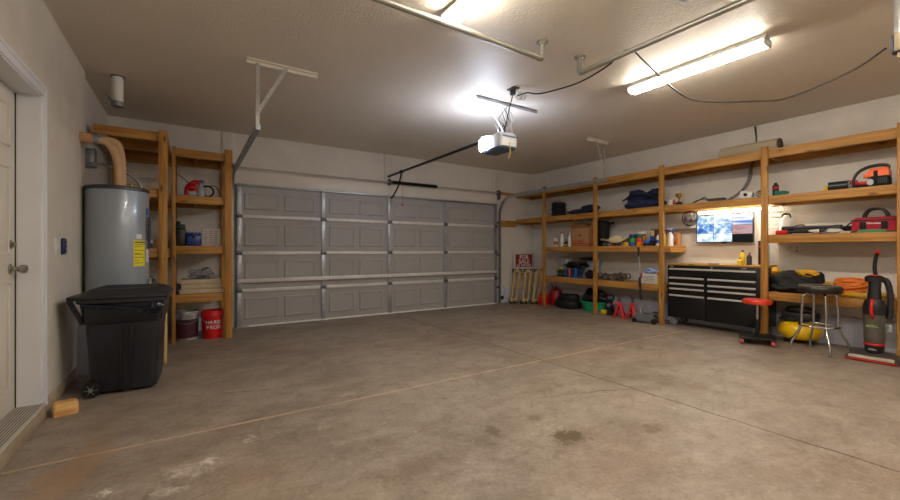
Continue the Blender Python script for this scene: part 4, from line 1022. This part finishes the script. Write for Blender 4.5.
# ------------------------------------------------------------------ tool chest
t = thing('tool_chest', 'wide black rolling tool chest with silver drawer pulls and a wood top', 'tool chest', (6.22, 2.76, 0))
cb = mat('chest_black', '121315', .32, .1, var=.2, scale=9); al = mat('drawer_pull', 'd6d3cd', .35, .4)
Y0, Y1 = -.62, .62
MB().box(0, .42, Y0, Y1, .13, .92, .006).build('cabinet', cb, t)
MB().box(-.02, .43, Y0-.01, Y1+.01, .925, .95, .004).build('worktop', wood('y', 'c79c4f', 'a87a35', 'top'), t)
def drawer(y0, y1, z0, z1):
    d_ = MB().box(-.014, 0, y0+.004, y1-.004, z0+.004, z1-.004, .004).build('drawer', cb, t)
    MB().prism([(-.036, z1-.030), (-.040, z1-.018), (-.030, z1-.006), (-.013, z1-.004), (-.013, z1-.030)], y0+.02, y1-.02, 'y').build('handle', al, d_)
drawer(Y0+.06, Y1-.02, .755, .885)
L_ = [.755, .685, .61, .53, .425]
for i in range(3): drawer(.07, Y1-.02, (.66, .585, .49)[i], (.75, .66, .585)[i])
drawer(.07, Y1-.02, .16, .485)
for i in range(3): drawer(Y0+.06, .055, (.66, .585, .49)[i], (.75, .66, .585)[i])
drawer(Y0+.06, .055, .16, .485)
MB().box(-.015, 0, -.02, .0, .893, .908, .002).build('lock', al, t)
text_part('HUSKY', .022, al, t, (-.002, -.40, .905), (PI/2, 0, -PI/2), bold=.0006)
MB().box(-.003, 0, .53, .57, .898, .908).build('badge', al, t)
MB().box(.02, .40, Y0-.03, Y0-.006, .70, .88, .004).build('side_tray', black, t)
for x in (.045, .37):
    for y in (Y0+.08, Y1-.07):
        ww = MB().lathe([(.0, -.018), (.05, -.018), (.055, -.01), (.055, .01), (.05, .018), (0, .018)], n=24, M=Matrix.Rotation(PI/2, 4, 'Y'), c=(x, y, .055)).build('caster', mat('caster_grey', '6f7274', .5), t)
        MB().box(x-.028, x+.028, y-.03, y+.03, .112, .13, .002).box(x-.025, x-.020, y-.018, y+.018, .04, .115).box(x+.020, x+.025, y-.018, y+.018, .04, .115).cyl((x-.028, y, .055), (x+.028, y, .055), .012, n=10).build('fork', steel, ww)
t = tag(MB().box(6.26, 6.34, 2.70, 2.83, .951, .962, .002).build('notebook', MC['dark_grey_plastic']), 'small dark notebook lying on the tool chest top', 'notebook')
for lab, y, h_, r_, m_, x in (('yellow and black bottle at the right end of the tool chest', 2.45, .20, .036, MC['yellow_plastic'], 6.42), ('small grey can behind the yellow bottle on the tool chest', 2.38, .17, .028, gy, 6.46), ('orange-capped dark can beside the yellow bottle on the tool chest', 2.35, .16, .030, MC['can_dark'], 6.36), ('squat yellow jar in front of the cans on the tool chest', 2.44, .09, .036, MC['yellow_plastic'], 6.32)):
    bottle(lab, y, h_, r_, m_, [black, black, og, black][int(y*1000) % 4 if False else (2 if 'orange' in lab else 0)], x=x, z=.951)
t = thing('spirit_level', 'black upright bar with a red band standing on the tool chest against the wall', 'level', (6.58, 2.30, .951)); MB().box(-.012, .012, -.022, .022, 0, .33, .003).build('bar', black, t); MB().box(-.0135, .0135, -.0235, .0235, .24, .26, .001).build('band', red, t)
t = thing('metal_strip', 'pale blue upright strip standing beside the black bar on the tool chest', 'strip', (6.58, 2.215, .951)); MB().box(-.006, .006, -.02, .02, 0, .30, .002).build('strip', mat('pale_blue', '7fa6bd', .4), t)

# ------------------------------------------------------------------ level 4 far bays
z4 = .612
t = thing('storage_basket', 'blue lattice basket with an orange stick on the lower far shelf', 'basket', (6.38, 5.33, z4))
bb = mat('basket_blue', '2b62a8', .5)
mb = MB(); W_, D_, W2, D2, h_ = .20, .26, .24, .32, .18
for k_ in range(5):
    f = k_/4; ring_ = rrect(W_+(W2-W_)*f, D_+(D2-D_)*f, .03, h_*f+.005)
    mb.tube(ring_, .006, 6, closed=True)
lo, hi = rrect(W_, D_, .03, .005, k=6), rrect(W2, D2, .03, h_, k=6)
for i in range(0, len(lo)): mb.tube([lo[i], hi[i]], .005, 5)
for yy in (-.12, -.06, 0, .06, .12):
    for s_ in (-1, 1): mb.tube([(s_*W_/2, yy, .005), (s_*W2/2, yy*1.2, h_)], .006, 5)
mb.box(-W_/2, W_/2, -D_/2, D_/2, 0, .008); mb.build('lattice', bb, t)
MB().box(-.128, -.118, -.02, .01, .0, .19, .003).build('orange_stick', og, t)
MB().blob((0, 0, .10), (.085, .12, .09), .2, 2, 6, 3).build('lining', blackm, t)
t = tag(MB().blob((6.38, 5.27, .86), (.13, .26, .07), .3, 2, 12, 4).build('garbage_bag', mat('bag_black', '121214', .25, bump=.8, bscale=25)), 'crumpled black plastic bag on top of the blue basket', 'plastic bag')
t = thing('mulch_bag', 'grey and yellow printed bag slumped on the lower far shelf', 'bag', (6.42, 5.56, .86), 0)
MB().blob((0, 0, .03), (.10, .17, .13), .2, 1.6, 21, 4).build('bag', mat('bag_print', 'a9a9a4', .4, col2='55585a', scale=18, bump=.4), t)
MB().blob((-.03, .06, -.07), (.09, .12, .04), .2, 1.6, 23, 3).build('yellow_edge', MC['yellow_plastic'], t)
t = tag(MB().blob((6.42, 5.60, .69), (.12, .14, .085), .3, 2, 31, 4, flat=-.075).build('camo_bag', mat('camo_green', '2b5238', .6, col2='11140f', scale=22)), 'dark green patterned bundle beside the blue basket', 'bundle')
t = thing('white_panel', 'pale leaning panel behind the second shelf post on the lower far shelf', 'panel', (6.50, 5.02, z4)); MB().beam((-.02, 0, 0), (.10, 0, .34), .30, .01, up=(1, 0, 0)).build('panel', stem, t)
t = tag(MB().blob((6.40, 4.96, .69), (.08, .10, .09), .15, 1.5, 17, 3, flat=-.078).build('black_pouch', blackm), 'small black pouch in front of the pale panel', 'pouch')
t = tag(MB().blob((6.48, 5.05, .985), (.09, .20, .03), .15, 1.5, 13, 3).build('dark_cap', mat('dark_brown_cloth', '2b211c', .8)), 'dark brown cloth lying on top of the pale panel', 'cloth')
rp = mat('rope_mix', '7a6c5c', .7, col2='241f1b', scale=30, bump=.7, bscale=40)
mb = MB(); random.seed(5)
for i in range(34):
    c_ = (6.38+random.uniform(-.08, .08), 4.47+random.uniform(-.27, .27), z4+.04+random.uniform(0, .055))
    mb.torus(c_, random.uniform(.022, .045), random.uniform(.012, .020), n=18, k=6, axis=random.choice('xyz'), sx=random.uniform(.8, 1.5))
tag(mb.build('rope_pile', rp), 'tangled pile of brown cord on the lower far shelf left of the white carton', 'tangle')['kind'] = 'stuff'
t = thing('cardboard_box', 'white carton with a magenta corner on the lower shelf behind the jack handle', 'box', (6.33, 3.70, z4)); MB().box(-.11, .11, -.15, .15, 0, .16, .003).build('carton', wb, t)
MB().box(-.112, -.11, .09, .15, .08, .16).build('magenta_corner', mat('magenta', 'a0306a', .5), t)
mb = MB()
for q in range(4): mb.box(-.112, -.11, -.10, .06, .04+.025*q, .048+.025*q)
mb.build('print', MC['print_grey'], t)
t = tag(MB().blob((6.33, 3.68, z4+.20), (.08, .13, .05), .3, 2.2, 3, 3, flat=-.035).build('plastic_bag', mat('bag_blue_white', 'c6d3e6', .3, col2='4f78b8', scale=14)), 'blue and white plastic bag on top of the white carton', 'plastic bag')
t = thing('packet', 'orange and yellow packet between the white carton and the third post', 'packet', (6.27, 3.52, z4)); MB().box(-.04, .04, -.03, .03, 0, .17, .01).build('packet', MC['yellow_plastic'], t); MB().box(-.042, .042, -.032, .032, .13, .19, .01).build('orange_top', og, t)

# ------------------------------------------------------------------ floor, far right
t = thing('gas_can', 'red fuel can with a white label on the floor left of the first shelf post', 'fuel can', (6.27, 6.03, 0), .2); t.scale = (.8, .85, 1)
MB().loft([rrect(.18, .22, .04, 0), rrect(.20, .24, .05, .03), rrect(.20, .24, .05, .17), rrect(.12, .16, .04, .22), rrect(.08, .1, .03, .23)]).build('body', red, t)
MB().tube([(0, .04, .22), (0, .06, .27), (0, -.02, .29)], .014, 8).build('spout', red, t)
MB().box(-.103, -.099, -.10, -.04, .05, .12, .002).build('label', MC['label_white'], t)
t = thing('gas_can', 'large rounded dark red can on the floor behind the first shelf post', 'fuel can', (6.52, 5.91, 0)); t.scale = (.75, .68, .95); dr = mat('dark_red_plastic', '96141a', .4)
MB().lathe([(0, 0), (.16, 0), (.19, .04), (.20, .20), (.16, .31), (.06, .36), (0, .36)], sy=1.2).build('body', dr, t)
MB().torus((0, 0, .36), .05, .012, axis='y').build('handle', dr, t); MB().cyl((0, .09, .32), (-.02, .18, .47), .012, n=10).build('spout', black, t)
for lab, y, z_, r_, h_ in (('lower of two low black rubber tubs on the floor under the far shelf', 5.455, 0, .205, .15), ('upper of two low black rubber tubs on the floor under the far shelf', 5.43, .151, .17, .12)):
    t = thing('rubber_tub', lab, 'tub', (6.36, y, z_)); MB().lathe([(0, 0), (r_*.9, 0), (r_, h_*.2), (r_, h_*.7), (r_*.93, h_), (r_*.7, h_), (r_*.66, h_*.6), (0, h_*.6)], sy=1.3, n=36).build('tub', blackm, t)
    mb = MB(); mb.torus((0, 0, h_*.75), r_*1.0, .012, n=36, sy=1.3); mb.build('rim', black, t)
gt = mat('green_tub', '1c9c68', .4)
t = thing('wash_tub', 'green plastic tub on the floor at the second shelf post', 'tub', (6.45, 4.88, 0))
MB().lathe([(0, 0), (.17, 0), (.20, .15), (.22, .16), (.225, .19), (.205, .19), (.165, .02), (0, .02)], sy=1.4, n=40).build('tub', gt, t)
for s_ in (-1, 1): MB().torus((0, s_*.31, .165), .035, .010, axis='z').build('handle', gt, t)
t = tag(MB().blob((6.45, 4.88, .26), (.16, .24, .16), .14, 1.6, 41, 4).build('garbage_bag', MC['bag_black']), 'full black bag sitting in the green tub', 'plastic bag')
t = thing('bottle_jack', 'black tool with yellow foot on the floor beside the red jack stands', 'tool', (6.30, 4.46, 0))
MB().loft([rrect(.20, .18, .03, 0), rrect(.14, .12, .03, .10), rrect(.10, .10, .03, .22), rrect(.12, .14, .03, .27)]).build('body', blackm, t)
MB().box(-.12, -.07, .0, .10, .01, .09, .01).build('yellow_foot', MC['yellow_plastic'], t)
MB().cyl((-.10, -.04, .18), (-.07, -.04, .18), .03).build('wheel', steel, t)
MB().tube(smooth_path([(0, -.05, .26), (0, -.09, .33), (0, 0, .35), (0, .08, .31)]), .012, 8).build('handle', black, t)
js = mat('jack_stand_red', 'cf3038', .4)
def jstand(x, y, lab, rz):
    t = thing('jack_stand', lab, 'jack stand', (x, y, 0), rz, 'red jack stands')
    for a, b in ((-1, -1), (-1, 1), (1, 1), (1, -1)): MB().beam((a*.078, b*.078, .006), (a*.014, b*.014, .235), .042, .010, up=(a, b, 0)).build('leg', js, t)
    MB().box(-.032, .032, -.032, .032, .20, .265, .004).build('collar', js, t)
    MB().box(-.052, .052, -.052, .052, .09, .10, .002).build('brace_plate', js, t)
    for a, b in ((-1, -1), (-1, 1), (1, 1), (1, -1)): MB().box(a*.078-.022, a*.078+.022, b*.078-.022, b*.078+.022, 0, .012, .002).build('foot', js, t)
    MB().box(-.013, .013, -.02, .02, .22, .35, .003).build('ratchet_bar', steel_d, t)
    MB().box(-.022, .022, -.045, .045, .345, .37, .008).build('saddle', steel_d, t)
    MB().tube([(0, .04, .25), (-.05, .10, .24), (-.05, .13, .20)], .006, 6).build('lever', js, t)
    return t
jstand(6.18, 4.18, 'red jack stand on the left of the pair', .3)
jstand(6.22, 3.965, 'red jack stand on the right of the pair, next to the floor jack', .1)
t = thing('floor_jack', 'low grey hydraulic floor jack with a long upright black handle', 'floor jack', (6.10, 3.66, 0), math.radians(-75)); t.scale = (.84, .95, 1)
# local x = length of jack
jm = mat('jack_grey', '6a6e72', .4, .4)
for y in (-.09, .09): MB().prism([(-.20, .03), (.20, .03), (.22, .08), (.10, .15), (-.12, .14), (-.22, .08)], y-.008, y+.008, 'y').build('side_plate', jm, t)
for x, r_ in ((-.17, .038), (.17, .045)):
    for y in (-.11, .11): MB().cyl((x, y-.014, r_), (x, y+.014, r_), r_, n=16).build('wheel', iron, t)
MB().beam((-.05, 0, .10), (.17, 0, .15), .09, .05, bev=.005).build('lift_arm', jm, t)
MB().lathe([(0, .15), (.05, .15), (.05, .175), (.035, .185), (0, .185)], c=(.17, 0, 0)).build('saddle', steel_d, t)
MB().cyl((-.02, 0, .11), (-.17, 0, .12), .05).build('pump', jm, t)
hb_ = Vector((-.08, 0, .12)); ht_ = Vector((-.15, .04, 1.20))
MB().tube([hb_, hb_.lerp(ht_, .25)], .014, 10).build('handle_socket', chrome, t)
MB().tube([hb_.lerp(ht_, .22), hb_.lerp(ht_, .55)], .021, 12).build('foam_sleeve', blackm, t)
MB().tube([hb_.lerp(ht_, .55), hb_.lerp(ht_, .86)], .014, 10).build('handle_tube', steel, t)
MB().tube([hb_.lerp(ht_, .86), ht_], .020, 12).build('grip', blackm, t)
for s_ in (-1, 1): MB().beam((-.08, .06*s_, .10), hb_.lerp(ht_, .12), .01, .01).build('yoke', steel, t)

# ------------------------------------------------------------------ creeper seat
t = thing('creeper_seat', 'rolling mechanic stool with a round red seat in front of the fourth post', 'rolling stool', (5.89, 2.09, 0), .35)
mb = MB(); mb.box(-.18, .18, -.18, .18, .075, .10, .012); mb.build('base_tray', iron, t)
for x in (-.15, .15):
    for y in (-.15, .15):
        ww = MB().lathe([(0, -.012), (.030, -.012), (.033, -.006), (.033, .006), (.030, .012), (0, .012)], n=20, M=Matrix.Rotation(PI/2, 4, 'X'), c=(x, y, .033)).build('caster', mat('caster_red', 'c4372e', .4), t)
        MB().box(x-.012, x+.012, y-.018, y-.014, .03, .075).box(x-.012, x+.012, y+.014, y+.018, .03, .075).cyl((x, y-.02, .033), (x, y+.02, .033), .010, n=10).build('fork', steel, ww)
MB().cyl((0, 0, .10), (0, 0, .30), .022).build('outer_column', iron, t)
MB().cyl((0, 0, .30), (0, 0, .50), .014).build('inner_column', chrome, t)
MB().lathe([(0, .49), (.145, .49), (.152, .505), (.150, .53), (.14, .545), (0, .552)], n=36).build('seat', mat('seat_red', 'd63a22', .35), t)

# ------------------------------------------------------------------ bar stool
t = thing('bar_stool', 'backless chrome-legged stool with a round black seat', 'stool', (5.985, 1.53, 0))
for k_ in range(4):
    a = math.radians(33+90*k_)
    ca, sa = math.cos(a), math.sin(a)
    pts = smooth_path([(.05*ca, .05*sa, .665), (.11*ca, .11*sa, .665), (.145*ca, .145*sa, .64), (.15*ca, .15*sa, .60), (.16*ca, .16*sa, .45), (.165*ca, .165*sa, .30), (.20*ca, .20*sa, .20), (.25*ca, .25*sa, .10), (.262*ca, .262*sa, .0)], 5)
    lg = MB().tube(pts, .0125, 12).build('leg', chrome, t)
    MB().cyl((.262*ca, .262*sa, 0), (.262*ca, .262*sa, .02), .017, n=14).build('foot_cap', mat('foot_grey', '6a6a6a', .6), lg)
mb = MB(); mb.torus((0, 0, .30), .178, .011, n=40); mb.build('foot_ring', chrome, t)
MB().lathe([(0, .672), (.18, .672), (.185, .682), (.185, .70), (.18, .71), (0, .71)], n=40).build('seat_rim', mat('rim_dark', '3c3a38', .3, .7), t)
mb = MB(); mb.lathe([(0, .675), (.188, .68), (.198, .70), (.196, .735), (.180, .752), (.12, .757), (0, .755)], n=40); mb.build('seat', mat('seat_vinyl', '141312', .4, col2='2e2925', scale=8, bump=.25, bscale=18), t)
mb = MB(); mb.torus((0, 0, .752), .178, .006, n=40); mb.build('worn_piping', mat('worn_tan', '8a7d6c', .7), t)

# ------------------------------------------------------------------ compressor
t = thing('air_compressor', 'yellow pancake air compressor with a black motor under the right shelf', 'air compressor', (6.40, 1.82, 0))
yl = mat('tank_yellow', 'f2c40f', .35, coat=.3)
MB().lathe([(0, .04), (.11, .042), (.17, .06), (.205, .10), (.22, .155), (.205, .21), (.17, .25), (.11, .268), (0, .27)], n=44).build('tank', yl, t)
MB().torus((0, 0, .15), .216, .004, n=44).build('tank_seam', yl, t)
for a in (0, 1, 2): MB().cyl((.15*math.cos(a*2.1), .15*math.sin(a*2.1), 0), (.13*math.cos(a*2.1), .13*math.sin(a*2.1), .09), .018, n=10).build('foot', black, t)
MB().box(-.10, .12, -.17, .17, .26, .38, .03).build('motor_shroud', black, t)
MB().box(-.12, -.09, -.15, .18, .27, .31, .008).build('console', blackm, t)
MB().tube(smooth_path([(0, .14, .34), (0, .12, .42), (0, 0, .44), (0, -.12, .42), (0, -.15, .34)]), .016, 10).build('handle', black, t)
MB().cyl((-.14, .05, .30), (-.12, .05, .30), .025).build('gauge', MC['can_dark'], t)
MB().tube(smooth_path([(-.10, -.05, .28), (-.22, -.06, .20), (-.225, 0, .10), (-.18, .08, .05)]), .006, 6).build('hose', black, t)
# lower right shelf
z4b = .622
t = thing('tool_bag', 'slouching black canvas bag with yellow panels on the lower right shelf', 'tool bag', (6.38, 1.83, z4b))
MB().blob((0, .05, .12), (.16, .22, .15), .14, 1.5, 8, 4, flat=-.12).blob((0, -.08, .18), (.13, .17, .10), .14, 1.6, 12, 3).blob((-.03, .02, .07), (.17, .26, .07), .12, 1.8, 33, 3, flat=-.07).build('bag', mat('black_canvas', '1a1b1d', .8, var=.3, scale=10, bump=.6, bscale=14), t)
MB().blob((-.03, .22, .26), (.05, .05, .05), .2, 1.5, 3, 3).build('yellow_panel', mat('yellow_canvas', 'd29a16', .7), t)
MB().blob((-.09, -.11, .25), (.05, .10, .045), .2, 1.5, 4, 3).build('yellow_panel', mat('yellow_canvas', 'd29a16', .7), t)
MB().tube(smooth_path([(-.09, -.05, .2), (-.13, -.12, .24), (-.1, -.2, .2), (-.12, -.25, .08)]), .012, 8).build('strap', blackm, t)
def coil(name, lab, x, y, z, R_, n_, r_, m_, sy=1.0, seed=1, rise=.011, tilt=0.0):
    random.seed(seed); pts = []
    for i in range(n_*14):
        a = 2*PI*i/14; rr = R_*(1+.16*math.sin(i*.37+seed)+random.uniform(-.04, .04))
        dx = rr*math.cos(a)*.75
        pts.append((x+dx, y+rr*math.sin(a)*sy, z+r_+rise*(i/14)+random.uniform(0, .006)+tilt*(dx+R_*.9)))
    t = thing(name, lab, 'cord', (0, 0, 0)); MB().tube(smooth_path(pts, 2), r_, 6).build('coil', m_, t); return t
oc = mat('cord_orange', 'e67c1e', .5); yc = mat('cord_yellow', 'd0a518', .5)
coil('extension_cord', 'coiled orange extension cord heaped on the lower right shelf', 6.36, 1.36, z4b, .125, 13, .008, oc, 1.0, 2, .010, .35)
coil('extension_cord', 'coiled yellow extension cord left of the orange coil', 6.50, 1.60, z4b, .09, 9, .008, yc, 1.5, 4, .010, .3)
coil('extension_cord', 'flat yellow cord loop at the shelf front behind the vacuum cleaner', 6.27, 1.20, z4b, .075, 4, .009, yc, 2.4, 7)
# outlet + white cord
t = thing('wall_outlet', 'wall outlet with a loose white cord above the black canvas bag', 'outlet', (XR, 1.93, 1.165))
MB().box(-.008, 0, -.036, .036, -.058, .058, .003).build('plate', wr_, t)
mb = MB(); mb.box(-.0095, -.008, -.014, .014, .012, .034).box(-.0095, -.008, -.014, .014, -.034, -.012); mb.build('socket', mat('socket_shade', '8f887c', .5), t)
MB().tube(smooth_path([(-.02, 0, .02), (-.05, .10, -.02), (-.05, .22, .02), (-.06, .25, .14)]), .005, 6).build('cord', wr_, t)

# ------------------------------------------------------------------ vacuum cleaner
t = thing('vacuum_cleaner', 'black and red upright vacuum cleaner at the right edge by the last post', 'vacuum cleaner', (6.005, 1.10, 0), math.radians(0)); t.scale = (.84, .84, .965)
# local -x faces the camera side
clear = mat('dust_cup', '5f5a52', .12, .1, var=.3, scale=12, coat=.6); vb = mat('vac_black', '1b1b1d', .3); vr = mat('vac_red', 'c0201c', .3)
hd = MB(); hd.loft([rrect(.30, .46, .04, .012, -.03, .0), rrect(.31, .47, .04, .03, -.03, .0), rrect(.28, .44, .05, .065, -.02, .0), rrect(.14, .28, .04, .095, .03, .02)]); hd.build('cleaner_head', mat('head_grey', '3f3c3a', .3), t)
MB().box(-.195, -.180, -.225, .225, .010, .024, .004).build('red_bumper', vr, t)
MB().box(-.189, -.12, -.20, .20, .030, .064, .01).build('head_window', mat('head_clear', 'b8ab98', .15, coat=.5), t)
for y in (-.15, .19): MB().cyl((.09, y-.015, .035), (.09, y+.015, .035), .035).build('wheel', vb, t)
MB().cyl((.0, 0, .08), (.0, 0, .20), .085, .095).build('base_collar', vb, t)
MB().lathe([(.096, .17), (.098, .175), (.098, .19), (.096, .195)], c=(0, 0, 0)).torus((0, 0, .185), .095, .007).build('red_ring', vr, t)
MB().lathe([(0, .20), (.09, .20), (.098, .24), (.100, .50), (.0, .50)], n=36).build('dust_cup', clear, t)
MB().lathe([(0, .50), (.102, .50), (.106, .53), (.104, .60), (.08, .66), (0, .66)], n=36).build('cup_lid', vb, t)
MB().tube(smooth_path([(-.09, 0, .47), (-.135, 0, .52), (-.135, 0, .60), (-.08, 0, .66)]), .018, 12).build('cup_handle', vr, t)
MB().loft([rrect(.12, .13, .04, .64, .01), rrect(.10, .11, .04, .78, .015), rrect(.09, .12, .04, .86, .02)]).build('spine', vb, t)
MB().loft([rrect(.12, .17, .05, .85, .015), rrect(.12, .18, .05, .90, .015), rrect(.08, .12, .03, .92, .02)]).build('control_head', vb, t)
MB().box(-.045, .04, -.04, .04, .915, .926, .004).build('red_switch_plate', vr, t)
MB().tube(smooth_path([(.02, -.01, .90), (.02, 0, 1.0), (.01, -.01, 1.10), (-.02, -.03, 1.17)]), .020, 12).build('handle', vb, t)
MB().tube([(-.02, -.03, 1.17), (-.028, -.036, 1.185)], .021, 12).build('handle_tip', vr, t)
mb = MB(); pts = smooth_path([(.04, -.03, .88), (.05, -.095, .86), (.05, -.125, .74), (.05, -.13, .60), (.05, -.12, .46)], 8)
mb.tube(pts, .030, 10)
for i in range(0, len(pts)-1, 1): mb.torus(pts[i], .029, .004, n=10, k=4)
mb.build('hose', mat('hose_grey', '2b2b2d', .35), t)
mb = MB(); mb.box(.03, .09, -.145, -.10, .32, .40, .015); mb.build('tool_caddy', MC['silver_plastic'], t)
text_part('BISSELL', .032, mat('vac_green', '8fae6a', .4), t, (-.101, 0, .38), (PI/2, 0, -PI/2), bold=.0006)
text_part('BISSELL', .022, lw, t, (-.098, 0, .13), (PI/2, 0, -PI/2))
